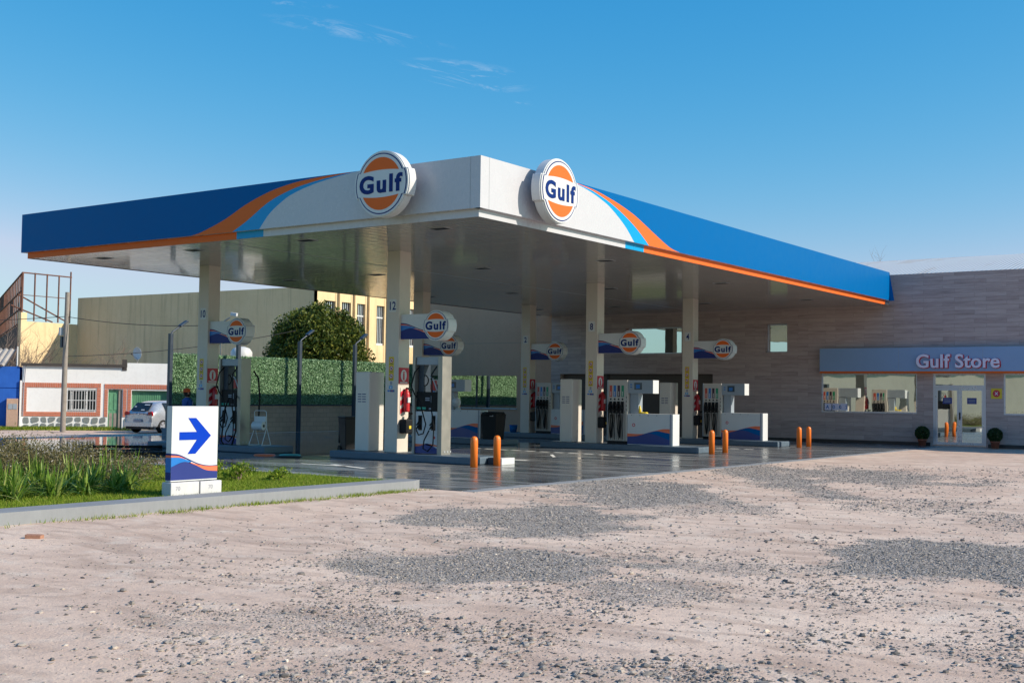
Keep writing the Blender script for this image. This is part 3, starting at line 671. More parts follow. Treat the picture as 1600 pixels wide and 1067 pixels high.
# columns
XA, XB, YS, CW = -5.72, -13.06, (4.16, 14.04, 20.92), .4372/2
def sticker_strip(mb, n):
    """yellow strip of prohibition signs on the -Y face of the column"""
    z0 = 1.84; h = .2*n+.02; F = FY(-.1, -CW-.004, z0); mb.rect(0, .17, 0, h, 'yellow', F)
    for k in range(n):
        cz = .1+.2*k
        mb.prism([(.085+.066*math.cos(a*.349), cz+.02+.066*math.sin(a*.349)) for a in range(18)], 0, .001, 'sign_red', F); mb.prism([(.085+.05*math.cos(a*.349), cz+.02+.05*math.sin(a*.349)) for a in range(18)], .001, .002, 'white', F)
        mb.box(.06, .11, cz, cz+.035, .002, .003, 'black', F); mb.add([(.045, cz+.055, .0035), (.055, cz+.065, .0035), (.125, cz-.015, .0035), (.115, cz-.025, .0035)], [(3, 2, 1, 0)], 'sign_red', F)
        mb.rect(.02, .15, cz-.075, cz-.06, 'dark_trim', F, .002)
def column(num, x, y, n, label):
    c = thing('canopy_column', label, 'column', (x, y, .19), 0, 'columns under the canopy')
    mb = MB(); mb.box(-CW, CW, -CW, CW, 0, ZS-.19+.02, 'column_white'); mb.build('shaft', c, bevel=.012)
    mb = MB(); mb.rect(-.12, .12, 3.62, 3.95, 'white', FY(0, -CW-.002, 0)); mb.text(num, .3, 'navy', FY(0, -CW-.004, 3.78), off=.006, sx=.85); mb.build('number_plate', c)
    mb = MB(); sticker_strip(mb, n); mb.build('warning_stickers', c)
    mb = MB(); F = FY(-.015, -CW-.003, 1.6); mb.rect(-.035, .035, .13, .22, 'graphite', F); mb.rect(-.07, .05, .03, .11, 'panel_light_blue', F); mb.rect(-.04, .02, .05, .09, 'white', F, .001)
    mb.rect(-.12, -.04, -.04, .0, 'wave_blue', F); mb.rect(-.03, .12, -.05, .005, 'deep_navy', F); mb.rect(.03, .05, -.035, -.01, 'sign_red', F, .001); mb.rect(.08, .1, -.035, -.01, 'wave_blue', F, .001); mb.build('payment_stickers', c)
    mb = MB(); F = FX(CW+.004, 0, 1.76); mb.rect(-.2, .2, 0, .42, 'sign_red', F); mb.prism([(.115*math.cos(a*.314), .22+.15*math.sin(a*.314)) for a in range(20)], 0, .002, 'white', F)
    mb.box(-.03, .03, .1, .29, .002, .004, 'sign_red', F); mb.box(-.04, .05, .3, .32, .002, .004, 'sign_red', F); mb.rect(-.15, .15, .02, .05, 'white', F, .002); mb.build('extinguisher_sign', c)
    return c
cols = [('12', XA, YS[0], 3, 'nearest canopy column, left of the near orange bollards'), ('10', XB, YS[0], 3, 'leftmost canopy column, rising behind the arrow sign'), ('8', XA, YS[1], 4, 'canopy column on the middle island in front of the garage opening'),
        ('6', XB, YS[1], 4, 'canopy column directly behind the nearest one, no number in view'), ('4', XA, YS[2], 4, 'rightmost canopy column, nearest the shop'), ('2', XB, YS[2], 4, 'far canopy column against the tan wall, with a blue bucket at its foot')]
for c in cols: column(*c)

# round logo discs
def disc_outline(r, ear=1.0, n=72):
    out = []
    h = .41; a1 = math.asin(h); a2 = math.asin(h/1.09)
    for c0, c1, k in ((-a2, a2, 1.09), (a1, math.pi-a1, 1.0), (math.pi-a2, math.pi+a2, 1.09), (math.pi+a1, 2*math.pi-a1, 1.0)):
        m_ = n//6 if k > 1 else n//3
        for i in range(m_+1): a = c0+(c1-c0)*i/m_; out.append((r*k*math.cos(a), r*k*math.sin(a)))
    return out
def logo_face(mb, r, F, t=.004):
    """navy ring, white field, two orange caps, lettering"""
    mb.prism(disc_outline(r*.93), 0, t, 'navy', F); mb.prism(disc_outline(r*.895), t, 2*t, 'white', F)
    for sgn in (1, -1):
        ro = .80*r; h = .37*r; a0 = math.asin(h/ro); pts = []
        for i in range(25): a = a0+(math.pi-2*a0)*i/24; pts.append((ro*math.cos(a), sgn*ro*math.sin(a)))
        xe = ro*math.cos(a0)
        for i in range(1, 12): x = -xe+2*xe*i/12; pts.append((x, sgn*(h+.05*r*(1-(x/xe)**2))))
        if sgn < 0: pts = pts[::-1]
        mb.prism(pts, 2*t, 3*t, 'panel_orange', F)
    mb.text('Gulf', .72*r, 'navy', F @ Matrix.Translation((0, -.01*r, 3*t)), off=.028*r, ext=t, spacing=1.2, sx=1.14)
lg = thing('round_logo_sign', 'big round orange and white logo sign on the shaded left canopy fascia', 'sign', (-2.30, 0, 6.17), 0, 'round logo signs on the canopy edge')
Rl = .715
mb = MB(); mb.prism(disc_outline(Rl*.97), .21, .47, 'white', FY(0, 0, 0)); mb.prism(disc_outline(Rl), .23, .44, 'white', FY(0, 0, 0)); mb.build('housing', lg, bevel=.02)
mb = MB(); mb.box(-.3, .3, -.22, 0, -.3, .1, 'graphite'); mb.build('bracket', lg)
mb = MB(); logo_face(mb, Rl*.99, FY(0, -.47, 0)); mb.build('logo_face', lg)
dup(lg, (0, 2.30, 6.17), 'big round orange and white logo sign on the sunlit right canopy fascia', R(90))

# column arm signs
arm = thing('column_sign', '', 'sign', (0, 0, 0), 0, 'arm signs on the columns')
mb = MB(); mb.box(0, 1.15, -.1, .1, 0, .64, 'white'); mb.build('arm_box', arm, bevel=.008)
mb = MB(); mb.bands(PATA, FY(0, -.103, 0), 1.15, .42); mb.build('wave_pattern', arm)
mb = MB(); mb.prism(disc_outline(.385), -.16, .16, 'white', FY(1.2, 0, .33)); mb.build('disc_housing', arm, bevel=.012)
mb = MB(); logo_face(mb, .385, FY(1.2, -.16, .33), .003); mb.build('logo_face', arm)
arms = [(XA, YS[0], 'nearest and largest arm sign, above the tall pump by the bollards'), (XB, YS[0], 'leftmost arm sign, above the pump behind the arrow sign'), (XA, YS[1], 'arm sign on the middle island column, in front of the wide upper window'),
        (XB, YS[1], 'arm sign half hidden below and behind the largest arm sign'), (XA, YS[2], 'rightmost arm sign, against the stone plank wall near the shop'), (XB, YS[2], 'far arm sign where the tan wall meets the stone wall')]
for i, (x, y, l) in enumerate(arms):
    z = 3.1 if y < 20 else 3.16
    if i == 0: arm.location = (x+CW, y-.04, z); arm['label'] = l
    else: dup(arm, (x+CW, y-.04, z), l)

# ------------------------------------------------------------------ pump islands
def island(x0, x1, y0, y1, label):
    mb = MB(); r = .2; cx, cy = (x0+x1)/2, (y0+y1)/2; w, d = (x1-x0)/2, (y1-y0)/2
    mb.box(-w, w, -d, d, 0, .19, 'kerb_blue'); o = mb.build('pump_island', loc=(cx, cy, 0), bevel=.03); tag(o, label, 'kerb island', 'raised kerb islands under the pumps'); return o
island(-7.45, -2.75, 3.5, 4.62, 'kerb island nearest the camera, ending at the near bollards')
island(-14.9, -9.9, 3.5, 4.62, 'kerb island behind the arrow sign, under the leftmost pump')
island(-7.45, -1.7, 13.45, 14.6, 'middle kerb island ending at the middle pair of bollards')
island(-14.9, -9.1, 13.45, 14.6, 'kerb island behind the nearest pump, with a black bin on it')
island(-7.45, -2.0, 20.35, 21.5, 'kerb island nearest the stone wall and the shop')
island(-14.9, -9.1, 20.35, 21.5, 'kerb island with a blue bucket on it, along the tan wall')
mb = MB(); mb.box(0, .22, 0, .55, 0, .17, 'dark_steel'); mb.box(.222, .42, 0, .55, 0, .165, 'white'); o = mb.build('kerb_block', loc=(-2.72, 4.1, 0), bevel=.01); tag(o, 'small dark and white kerb block behind the nearest bollards', 'block')

# bollards
bo = thing('bollard', '', 'bollard', (0, 0, 0), 0, 'orange bollards at the island ends')
mb = MB(); mb.lathe([(.0, 0), (.088, 0), (.088, .60), (.085, .65), (.07, .69), (.045, .715), (0, .725)], 'bollard_orange', n=24); mb.build('post', bo)
for i, (x, y, l) in enumerate([(-2.24, 2.9, 'left bollard of the nearest orange pair'), (-2.3, 3.9, 'right bollard of the nearest orange pair'), (-1.3, 13.6, 'left bollard of the middle orange pair'), (-1.37, 14.7, 'right bollard of the middle orange pair'), (-1.4, 20.8, 'left bollard of the farthest orange pair'), (-1.4, 21.7, 'right bollard of the farthest orange pair')]):
    if i == 0: bo.location = (x, y, 0); bo['label'] = l
    else: dup(bo, (x, y, 0), l)

# white cabinets left of the columns
cb_ = thing('white_cabinet', '', 'cabinet', (0, 0, 0), 0, 'white cabinets beside the columns')
mb = MB(); mb.box(-.24, .24, -.3, .3, 0, 2.07, 'cabinet_white'); mb.build('body', cb_, bevel=.03)
mb = MB()
for k in range(4): 
    for a, b in ((-.15, -.03), (0, .13)): mb.rect(a, b, 1.28+.065*k, 1.3+.065*k, 'navy', FY(0, -.303, 0))
mb.build('printed_lines', cb_)
for i, (x, y, l) in enumerate([(-6.6, 4.1, 'largest white cabinet, on the island nearest the camera'), (-6.6, 14.0, 'white cabinet in the middle, overlapping the far four-hose pump'), (-6.6, 20.9, 'white cabinet seen behind the counter with the yellow bottle')]):
    if i == 0: cb_.location = (x, y, .19); cb_['label'] = l
    else: dup(cb_, (x, y, .19), l)

# extinguishers and squeegee buckets on the +X faces
def hose_pts(p0, p1, sag, n=16, side=0.):
    p0, p1 = Vector(p0), Vector(p1); o = []
    for i in range(n+1):
        t = i/n; p = p0.lerp(p1, t); p.z -= sag*4*t*(1-t); p.x += side*math.sin(math.pi*t); o.append(tuple(p))
    return o
ex = thing('fire_extinguisher', '', 'extinguisher', (0, 0, 0), 0, 'fire extinguishers on the columns')
mb = MB(); F = FX(.003, 0, 0); mb.box(-.15, .1, -.38, .3, 0, .012, 'cabinet_white', F)
for k in range(3): mb.add([(-.15, -.38+.22*k, .014), (.1, -.25+.22*k, .014), (.1, -.12+.22*k, .014), (-.15, -.25+.22*k, .014)], [(0, 1, 2, 3)], 'sign_red', F)
mb.build('backing_board', ex)
mb = MB(); mb.lathe([(0, -.32), (.075, -.32), (.08, -.28), (.08, .14), (.06, .2), (.03, .23), (.03, .27), (0, .27)], 'red', x=.1, y=0, n=18); mb.build('cylinder', ex)
mb = MB(); mb.box(.08, .13, -.02, .1, .27, .31, 'black'); mb.tube([(.1, .03, .28), (.13, .12, .2), (.12, .13, 0), (.1, .1, -.15)], .012, 'rubber'); mb.build('hose_and_valve', ex)
mb = MB(); mb.box(.16, .19, -.05, .05, -.08, .06, 'block_white'); mb.build('tag', ex)
bk = thing('squeegee_bucket', '', 'bucket', (0, 0, 0), 0, 'black squeegee buckets on the columns')
mb = MB(); mb.box(.0, .24, -.17, .17, 0, .36, 'black'); mb.build('tub', bk, bevel=.03)
mb = MB(); mb.tube([(.12, -.05, .3), (.2, .08, .52)], .012, 'black'); mb.box(.16, .28, .02, .1, .48, .53, 'black'); mb.box(.24, .25, -.06, .02, .12, .2, 'yellow'); mb.build('squeegee', bk)
names = [(XA, YS[0], 'nearest column'), (XB, YS[0], 'leftmost column behind the arrow sign'), (XA, YS[1], 'middle island column'), (XA, YS[2], 'rightmost column'), (XB, YS[2], 'far column by the tan wall')]
for i, (x, y, nm) in enumerate(names):
    le = 'red fire extinguisher on the '+nm; lb = 'black squeegee bucket on the '+nm
    pe = (x+CW, y+.02, 1.55); pb = (x+CW, y+.02, .68)
    if i == 0: ex.location = pe; ex['label'] = le; bk.location = pb; bk['label'] = lb
    else:
        dup(ex, pe, le)
        if 'leftmost' not in nm: dup(bk, pb, lb)

# tall dispensers (islands 12 and 10)
ta = thing('tall_fuel_pump', '', 'fuel pump', (0, 0, 0), 0, 'tall steel framed fuel pumps')
mb = MB(); mb.box(.33, .47, -.27, .1, 0, 2.45, 'steel'); mb.box(-.47, -.41, -.27, .1, 0, 2.45, 'steel')
for k in range(3): mb.box(.472, .478, -.17+.12*k, -.12+.12*k, .05, .1, 'seam')
mb.build('side_pillars', ta, bevel=.008)
mb = MB(); mb.box(-.408, .328, -.22, .06, 2.24, 2.44, 'pump_grey'); mb.build('top_box', ta, bevel=.015)
mb = MB(); mb.box(-.408, .328, -.2, .05, 1.08, 1.56, 'black'); mb.build('display_unit', ta, bevel=.01)
mb = MB(); F = FY(0, -.203, 0); mb.rect(-.4, -.1, 1.12, 1.18, 'teal', F); mb.rect(.0, .1, 1.12, 1.16, 'graphite', F); mb.rect(-.12, .02, 1.34, 1.37, 'graphite', F); mb.rect(-.12, .02, 1.39, 1.42, 'graphite', F); mb.rect(.06, .11, 1.3, 1.46, 'graphite', F); mb.build('display_face', ta)
mb = MB(); mb.box(-.408, .328, -.22, .06, .02, 1.07, 'white'); mb.bands([(m, lo, hi, a, b) for m, lo, hi, a, b in PATB[:2]]+[('wave_blue', [(0, .46), (.4, .2), (.7, .1), (1, .05)], [(0, .6), (.2, .62), (.5, .5), (.8, .4), (1, .36)], .0, .0001), ('wave_orange', [(.4, .63), (.6, .55), (1, .5)], [(.4, .66), (.7, .66), (1, .58)], .4, 1)], FY(-.408, -.223, .02), .736, .36)
mb.prism([(.2+.035*math.cos(a*.52), .42+.035*math.sin(a*.52)) for a in range(12)], 0, .002, 'sign_red', FY(0, -.223, 0)); mb.build('lower_panel', ta, bevel=.006)
for s in (-.26, .17):
    mb = MB(); mb.box(s-.05, s+.06, -.24, -.221, .6, .97, 'black'); mb.tube([(s, -.26, .93), (s+.02, -.3, .8), (s-.03, -.33, .72)], .02, 'rubber'); mb.tube([(s, -.26, .72), (s-.01, -.3, .68), (s-.04, -.33, .62)], [.03, .026, .014], 'rubber'); mb.build('nozzle', ta)
mb = MB(); mb.box(-.38, -.22, -.15, .12, 1.56, 2.24, 'dark_steel'); mb.build('hose_mast', ta, bevel=.006)
mb = MB(); mb.tube([(-.3, -.22, 2.2), (-.4, -.3, 2.05), (-.47, -.34, 1.7), (-.36, -.34, 1.5), (-.2, -.32, 1.3), (-.08, -.33, 1.0), (.02, -.34, .75), (-.05, -.35, .52), (-.2, -.35, .48), (-.29, -.33, .6)], .017, 'rubber'); mb.build('hose', ta)
mb = MB(); mb.tube([(.25, -.22, 2.2), (.17, -.32, 2.0), (.2, -.33, 1.5), (.2, -.34, 1.1), (.28, -.34, .7), (.26, -.34, .25), (.1, -.35, .08), (-.05, -.35, .15), (-.02, -.35, .35), (.12, -.33, .6)], .017, 'rubber'); mb.build('hose', ta)
mb = MB(); mb.tube([(-.3+.14*math.cos(t*.5)+.05, -.1, 1.85+.14*math.sin(t*.5)) for t in range(14)], .015, 'rubber'); mb.tube([(-.1, -.1, 1.95), (.05, -.12, 1.9), (.18, -.1, 1.6)], .018, 'block_white'); mb.box(-.02, .08, -.1, 0, 1.6, 1.85, 'red'); mb.build('hose_coil', ta)
ta.location = (-4.45+.05, 4.06, .19); ta['label'] = 'tall steel framed fuel pump nearest the camera, left of the near bollards'
t2 = dup(ta, (-11.68, 4.06, .19), 'tall fuel pump behind the arrow sign, with a black hose drooping in front')
mb = MB(); mb.tube([(.3, -.26, 1.4), (.36, -.36, 1.3), (.46, -.42, .9), (.5, -.45, .4), (.36, -.45, .02), (.1, -.45, -.08), (-.12, -.42, .1), (-.1, -.4, .5), (-.05, -.38, 1.0), (0, -.3, 1.3)], .024, 'rubber'); mb.build('drooping_hose', t2)
mb = MB(); mb.tube([(.47, .2, 2.1), (.62, .25, 1.9), (.68, .26, 1.4), (.64, .26, .4)], .024, 'rubber'); mb.build('hanging_hose', t2)

# four-nozzle dispensers with counter
tb = thing('four_hose_pump', '', 'fuel pump', (0, 0, 0), 0, 'four-hose fuel pumps with a counter')
mb = MB(); mb.box(-.37, .37, -.24, .24, .1, 2.04, 'pump_beige'); mb.box(-.37, -.33, -.26, -.241, .1, 2.04, 'pump_grey')
for k in range(5): mb.box(-.3+.15*k-.013, -.3+.15*k+.013, -.262, -.241, .12, 1.02, 'steel'); 
mb.box(-.32, .31, -.265, -.241, 1.02, 1.05, 'steel')
for k in range(4): mb.cyl(0, 0, 0, .01, .018, 'black', n=10, F=FY(.34, -.242, 1.1+.13*k))
mb.build('body', tb, bevel=.01)
mb = MB(); mb.box(-.36, .36, -.23, .23, 0, .1, 'black'); mb.build('base', tb)
for sd in (1, -1):
    for k, c in enumerate(('label_red', 'label_blue', 'label_maroon', 'label_green')):
        x = -.235+.145*k; Q = Matrix.Identity(4) if sd > 0 else Matrix.Rotation(math.pi, 4, 'Z')
        if sd < 0: x = -x
        mb = MB(); mb.rect(x-.048, x+.048, 1.5, 1.87, c, Q @ FY(0, -.244, 0)); mb.rect(x-.012, x+.012, 1.53, 1.68, 'block_white', Q @ FY(0, -.246, 0)); mb.cyl(0, 0, 0, .008, .03, 'black', n=12, F=Q @ FY(x, -.243, 1.43)); mb.build('grade_label', tb)
        mb = MB(); mb.box(x-.045, x+.045, -.27, -.242, .98, 1.36, 'black', Q); mb.box(x-.03, x+.03, -.36, -.27, 1.12, 1.2, 'rubber', Q); mb.tube([(x, -.3, 1.34), (x, -.36, 1.2), (x-.02, -.37, 1.04)], [.025, .03, .02], 'rubber', F=Q); mb.build('nozzle', tb)
        j = (.05, -.04, .07, -.03)[k]
        mb = MB(); mb.tube(hose_pts((x-.02, -.36, 1.06), (x+j*.4, -.3, .95), .8, 20, j), .015, 'rubber', 6, F=Q); mb.tube([(x+.03, -.27, 1.0), (x+.04+j, -.28, .6), (x+.02, -.27, .14)], .011, 'rubber', 6, F=Q); mb.build('hose', tb)
mb = MB(); mb.box(.372, 1.88, -.22, .22, 0, .98, 'white'); mb.box(1.88, 1.93, -.222, .222, 0, .982, 'graphite'); mb.box(1.93, 1.99, -.22, .22, 0, .98, 'white'); mb.bands(PATB, FY(.372, -.223, .02), 1.508, .5)
for k in range(4): mb.cyl(0, 0, 0, .004, .012, 'black', n=8, F=FY(.52+.3*k, -.222, .93))
mb.prism([(.6+.055*math.cos(a*.4), .62+.055*math.sin(a*.4)) for a in range(16)], 0, .002, 'sign_red', FY(0, -.223, 0)); mb.prism([(.6+.03*math.cos(a*.4), .62+.03*math.sin(a*.4)) for a in range(16)], .002, .003, 'white', FY(0, -.223, 0)); mb.build('counter', tb, bevel=.006)
mb = MB(); mb.box(.4, .7, -.1, .16, .98, 1.62, 'pump_grey'); mb.build('support_post', tb)
mb = MB(); mb.box(.372, 1.26, -.2, .18, 1.62, 2.04, 'pump_grey'); mb.box(1.26, 1.275, -.2, .18, 1.62, 2.04, 'white'); mb.build('display_box', tb, bevel=.01)
mb = MB(); mb.rect(.6, .88, 1.74, 1.96, 'screen', FY(0, -.203, 0)); mb.rect(.66, .8, 1.78, 1.9, 'wave_blue', FY(0, -.204, 0)); mb.rect(.45, .52, 1.88, 1.92, 'label_blue', FY(0, -.203, 0)); mb.rect(.45, .52, 1.8, 1.84, 'label_blue', FY(0, -.203, 0)); mb.build('screen', tb)
for i, (x, y, l) in enumerate([(-4.72, 14.04, 'four-hose fuel pump with a yellow bottle on its counter'), (-4.72, 20.95, 'rightmost four-hose fuel pump, behind the middle bollards'), (-12.17, 20.95, 'far four-hose fuel pump just left of the middle white cabinet'), (-12.17, 14.04, 'four-hose fuel pump mostly hidden behind the nearest tall pump')]):
    if i == 0: tb.location = (x, y, .19); tb['label'] = l
    else: dup(tb, (x, y, .19), l)
b = MB(); b.lathe([(0, 0), (.05, 0), (.05, .15), (.03, .19), (.02, .25), (0, .25)], 'yellow', n=14); o = b.build('bottle', loc=(-4.0, 14.0, 1.172)); tag(o, 'yellow bottle standing on a white pump counter', 'bottle')
b = MB()
for a in range(12): b.box(.09*math.cos(a*.5)-.03, .09*math.cos(a*.5)+.04, .06*math.sin(a*.5)-.03, .06*math.sin(a*.5)+.03, 0, .03+.01*(a % 3), 'yellow')
o = b.build('cleaning_cloth', loc=(-3.85, 14.0, 1.172), bevel=.01); tag(o, 'crumpled yellow cloth beside the yellow bottle', 'cloth')
b = thing('coiled_lamp', 'white fan-like machine on the counter behind the nearest pump', 'machine', (-11.3, 14.0, 1.172)); mb = MB(); mb.lathe([(0, 0), (.1, 0), (.1, .04), (.03, .06), (.03, .15)], 'white', n=14); mb.build('foot', b); mb = MB(); mb.lathe([(.0, 0), (.16, 0), (.18, .05), (.16, .12), (0, .14)], 'white', n=16, F=FY(0, -.05, .25)); mb.build('head', b)
b.name = 'counter_machine'

# bins
bn = thing('wheelie_bin', 'black wheelie bin left of the white cabinet on the nearest island', 'bin', (-8.25, 5.2, 0), R(-25))
mb = MB(); mb.add([(-.2, -.24, .1), (.2, -.24, .1), (.2, .24, .1), (-.2, .24, .1), (-.27, -.3, 1.0), (.27, -.3, 1.0), (.27, .3, 1.0), (-.27, .3, 1.0)], [(0, 3, 2, 1), (4, 5, 6, 7), (0, 1, 5, 4), (1, 2, 6, 5), (2, 3, 7, 6), (3, 0, 4, 7)], 'black'); mb.build('tub', bn, bevel=.02)
mb = MB(); mb.box(-.28, .28, -.31, .31, 1.0, 1.05, 'black'); mb.box(-.34, -.28, -.25, .25, .3, 1.0, 'rubber'); mb.build('lid', bn, bevel=.015)
for y in (-.24, .24):
    mb = MB(); mb.cyl(0, 0, -.03, .03, .12, 'rubber', n=18, F=frame((-.22, y, .13), (1, 0, 0), (0, 0, 1), (0, 1, 0))); mb.build('wheel', bn)
bn2 = thing('waste_bin', 'black waste bin with liner at the end of the counter behind the nearest pump', 'bin', (-9.72, 13.95, .19))
mb = MB(); mb.add([(-.27, -.25, 0), (.27, -.25, 0), (.27, .25, 0), (-.27, .25, 0), (-.33, -.3, .86), (.33, -.3, .86), (.33, .3, .86), (-.33, .3, .86)], [(0, 3, 2, 1), (4, 5, 6, 7), (0, 1, 5, 4), (1, 2, 6, 5), (2, 3, 7, 6), (3, 0, 4, 7)], 'black'); mb.build('tub', bn2, bevel=.02)
mb = MB(); mb.lathe([(.36, .8), (.4, .88), (.36, .93), (.2, .9)], 'rubber', n=10); mb.rect(.05, .2, .78, .84, 'block_white', FY(0, -.3, 0)); mb.build('liner', bn2)
bb = MB(); bb.lathe([(0, 0), (.13, 0), (.17, .3), (.16, .3), (.12, .02)], 'panel_blue', n=18); o = bb.build('blue_bucket', loc=(-13.75, 20.9, .19)); tag(o, 'blue bucket beside the foot of the far left column', 'bucket')

# paper roll stand
rs = thing('paper_roll_stand', 'white tube stand holding a paper towel roll beside the leftmost pump', 'stand', (-10.75, 4.15, .19), R(12))
mb = MB(); mb.tube([(-.2, .22, .0), (-.2, -.0, .5), (-.2, -.03, .95), (-.14, -.04, .98), (.14, -.04, .98), (.2, -.03, .95), (.2, 0, .5), (.2, .22, 0)], .012, 'white', 6); mb.tube([(-.22, -.25, 0), (-.2, 0, .5)], .012, 'white', 6); mb.tube([(.22, -.25, 0), (.2, 0, .5)], .012, 'white', 6); mb.tube([(-.22, -.25, 0.01), (-.2, .22, .01)], .012, 'white', 6); mb.tube([(.22, -.25, .01), (.2, .22, .01)], .012, 'white', 6); mb.build('tube_frame', rs)
mb = MB(); mb.box(-.19, .19, -.05, -.03, .66, .82, 'white'); mb.build('plate', rs)
mb = MB(); mb.cyl(0, 0, -.17, .17, .12, 'white', n=20, F=frame((0, -.1, .55), (0, 1, 0), (0, 0, 1), (1, 0, 0))); mb.cyl(0, 0, -.175, .175, .045, 'dark_trim', n=14, F=frame((0, -.1, .55), (0, 1, 0), (0, 0, 1), (1, 0, 0))); mb.build('paper_roll', rs)

# fill caps, hoses on the ground
mb = MB(); mb.lathe([(.0, .03), (.26, .03), (.3, 0)], 'wave_orange', n=24); o = mb.build('tank_cover', loc=(-9.35, 3.0, 0)); tag(o, 'round orange tank cover on the wet floor', 'cover', 'tank covers')
mb = MB(); mb.lathe([(.0, .02), (.3, .02), (.32, 0)], 'black', n=24); o = mb.build('tank_cover', loc=(-8.35, 2.9, 0)); o.scale = (1.3, 1, 1); tag(o, 'dark oval tank cover right of the orange one', 'cover', 'tank covers')
mb = MB(); mb.lathe([(.0, .02), (.26, .02), (.3, 0)], 'teal', n=24); o = mb.build('tank_cover', loc=(-9.0, 3.6, 0)); tag(o, 'green tank cover between the orange and the dark one', 'cover', 'tank covers')
mb = MB(); mb.tube([(-15.6, 1.7, .05), (-15.0, 2.1, .06), (-14.3, 3.0, .05), (-14.2, 3.9, .05)], .045, 'rubber'); o = mb.build('ground_hose'); tag(o, 'long black hose lying on the wet floor, the farther one', 'hose', 'black hoses on the floor')
mb = MB(); mb.tube([(-12.9, -.9, .04), (-12.3, -.3, .05), (-11.6, .5, .04), (-11.0, 1.7, .04), (-11, 2.6, .04)], .04, 'rubber'); mb.box(-12.0, -11.85, .2, .4, 0, .12, 'dark_steel'); o = mb.build('ground_hose'); tag(o, 'black hose with a metal coupling, nearest the grass', 'hose', 'black hoses on the floor')

# ------------------------------------------------------------------ store
def wall_holes(mb, x0, x1, z0, z1, holes, y, d, m, mr=None):
    xs_ = sorted({x0, x1, *[h[0] for h in holes], *[h[1] for h in holes]}); zs_ = sorted({z0, z1, *[h[2] for h in holes], *[h[3] for h in holes]})
    for a, b in zip(xs_[:-1], xs_[1:]):
        for c, e in zip(zs_[:-1], zs_[1:]):
            if any(h[0] <= a and b <= h[1] and h[2] <= c and e <= h[3] for h in holes): continue
            mb.add([(a, y, c), (b, y, c), (b, y, e), (a, y, e)], [(0, 1, 2, 3)], m)
    for a, b, c, e in holes:
        mb.add([(a, y, c), (a, y+d, c), (a, y+d, e), (a, y, e)], [(0, 1, 2, 3)], mr or m); mb.add([(b, y, c), (b, y, e), (b, y+d, e), (b, y+d, c)], [(0, 1, 2, 3)], mr or m)
        mb.add([(a, y, e), (a, y+d, e), (b, y+d, e), (b, y, e)], [(0, 1, 2, 3)], mr or m); mb.add([(a, y, c), (b, y, c), (b, y+d, c), (a, y+d, c)], [(0, 1, 2, 3)], mr or m)
YW = 26.88; H = 6.57
st = thing('store_building', 'shop building clad in grey stone planks with a blue sign band', 'building')
holes = [(-2.9, .9, 1.2, 2.74), (1.5, 3.42, .02, 2.74), (4.04, 8.6, 1.22, 2.74), (-11.9, -9.14, 3.6, 4.76), (-5.3, -4.34, 3.6, 4.78), (-15.35, -7.66, .0, 2.72)]
mb = MB(); wall_holes(mb, -15.85, 20, -.1, H, holes, YW, .35, 'planks')
mb.box(-15.85, 20, YW+.3, YW+.32, -.1, -.05, 'planks')
mb.add([(-15.85, YW, H), (20, YW, H), (20, YW+.35, H), (-15.85, YW+.35, H)], [(0, 1, 2, 3)], 'planks'); mb.add([(20, YW, -.1), (20, 60, -.1), (20, 60, H), (20, YW, H)], [(0, 1, 2, 3)], 'planks'); mb.build('wall', st)
mb = MB(); K = 14; vs = []
for i in range(K+1):
    t = i/K; y = YW+.35+16*t; z = 6.42+2.3*math.sin(t*math.pi/2); vs += [(-15.85, y, z), (20, y, z)]
mb.add(vs, [(2*i, 2*i+1, 2*i+3, 2*i+2) for i in range(K)], 'rib_roof', smooth=True); mb.build('roof', st)
mb = MB(); mb.box(-15.36, -7.65, YW+.3, YW+.34, -.01, 2.73, 'roller'); mb.box(-13.0, -12.9, YW+.25, YW+.3, 0, 2.7, 'dark_trim'); mb.build('garage_door', st)
mb = MB(); mb.box(-16, 20, YW-.03, YW, -.02, .12, 'sill_black'); 
mb = MB(); mb.box(-7.6, 1.4, YW-.03, YW-.001, .0, .13, 'sill_black'); mb.box(3.5, 20, YW-.03, YW-.001, .0, .13, 'sill_black'); mb.build('skirting', st)
def window(x0, x1, z0, z1, d, fr=.05, mull=(), name='window'):
    mb = MB(); y0, y1 = YW+d-.06, YW+d
    mb.box(x0, x0+fr, y0, y1, z0, z1, 'alu'); mb.box(x1-fr, x1, y0, y1, z0, z1, 'alu'); mb.box(x0+fr, x1-fr, y0, y1, z0, z0+fr, 'alu'); mb.box(x0+fr, x1-fr, y0, y1, z1-fr, z1, 'alu')
    for x in mull: mb.box(x-.02, x+.02, y0+.004, y1, z0+fr, z1-fr, 'alu')
    w = mb.build(name, st); g_ = MB(); g_.add([(x0+.01, y1-.02, z0+.01), (x1-.01, y1-.02, z0+.01), (x1-.01, y1-.02, z1-.01), (x0+.01, y1-.02, z1-.01)], [(0, 1, 2, 3)], 'glass'); g_.build('pane', w); return w
w = window(-2.9, .9, 1.2, 2.74, .1)
mb = MB()
for k in range(3): mb.box(-2.78+.32*k, -2.5+.32*k, YW+.068, YW+.072, 1.28, 1.55, 'letter_white')
for k, s_ in enumerate(('A', '0', '0', '2')): mb.text(s_, .2, 'wave_blue', FY(-2.66+.26*k, YW+.066, 1.41), off=.004)
mb.build('window_poster', w)
window(4.04, 8.6, 1.22, 2.74, .1, mull=(6.3,)); window(-11.9, -9.14, 3.6, 4.76, .3); window(-5.3, -4.34, 3.6, 4.78, .3)
mb = MB(); mb.box(-11.4, -11.1, YW+.05, YW+.2, 3.6, 4.76, 'dark_steel'); 
mb = MB(); y0, y1 = YW+.02, YW+.1
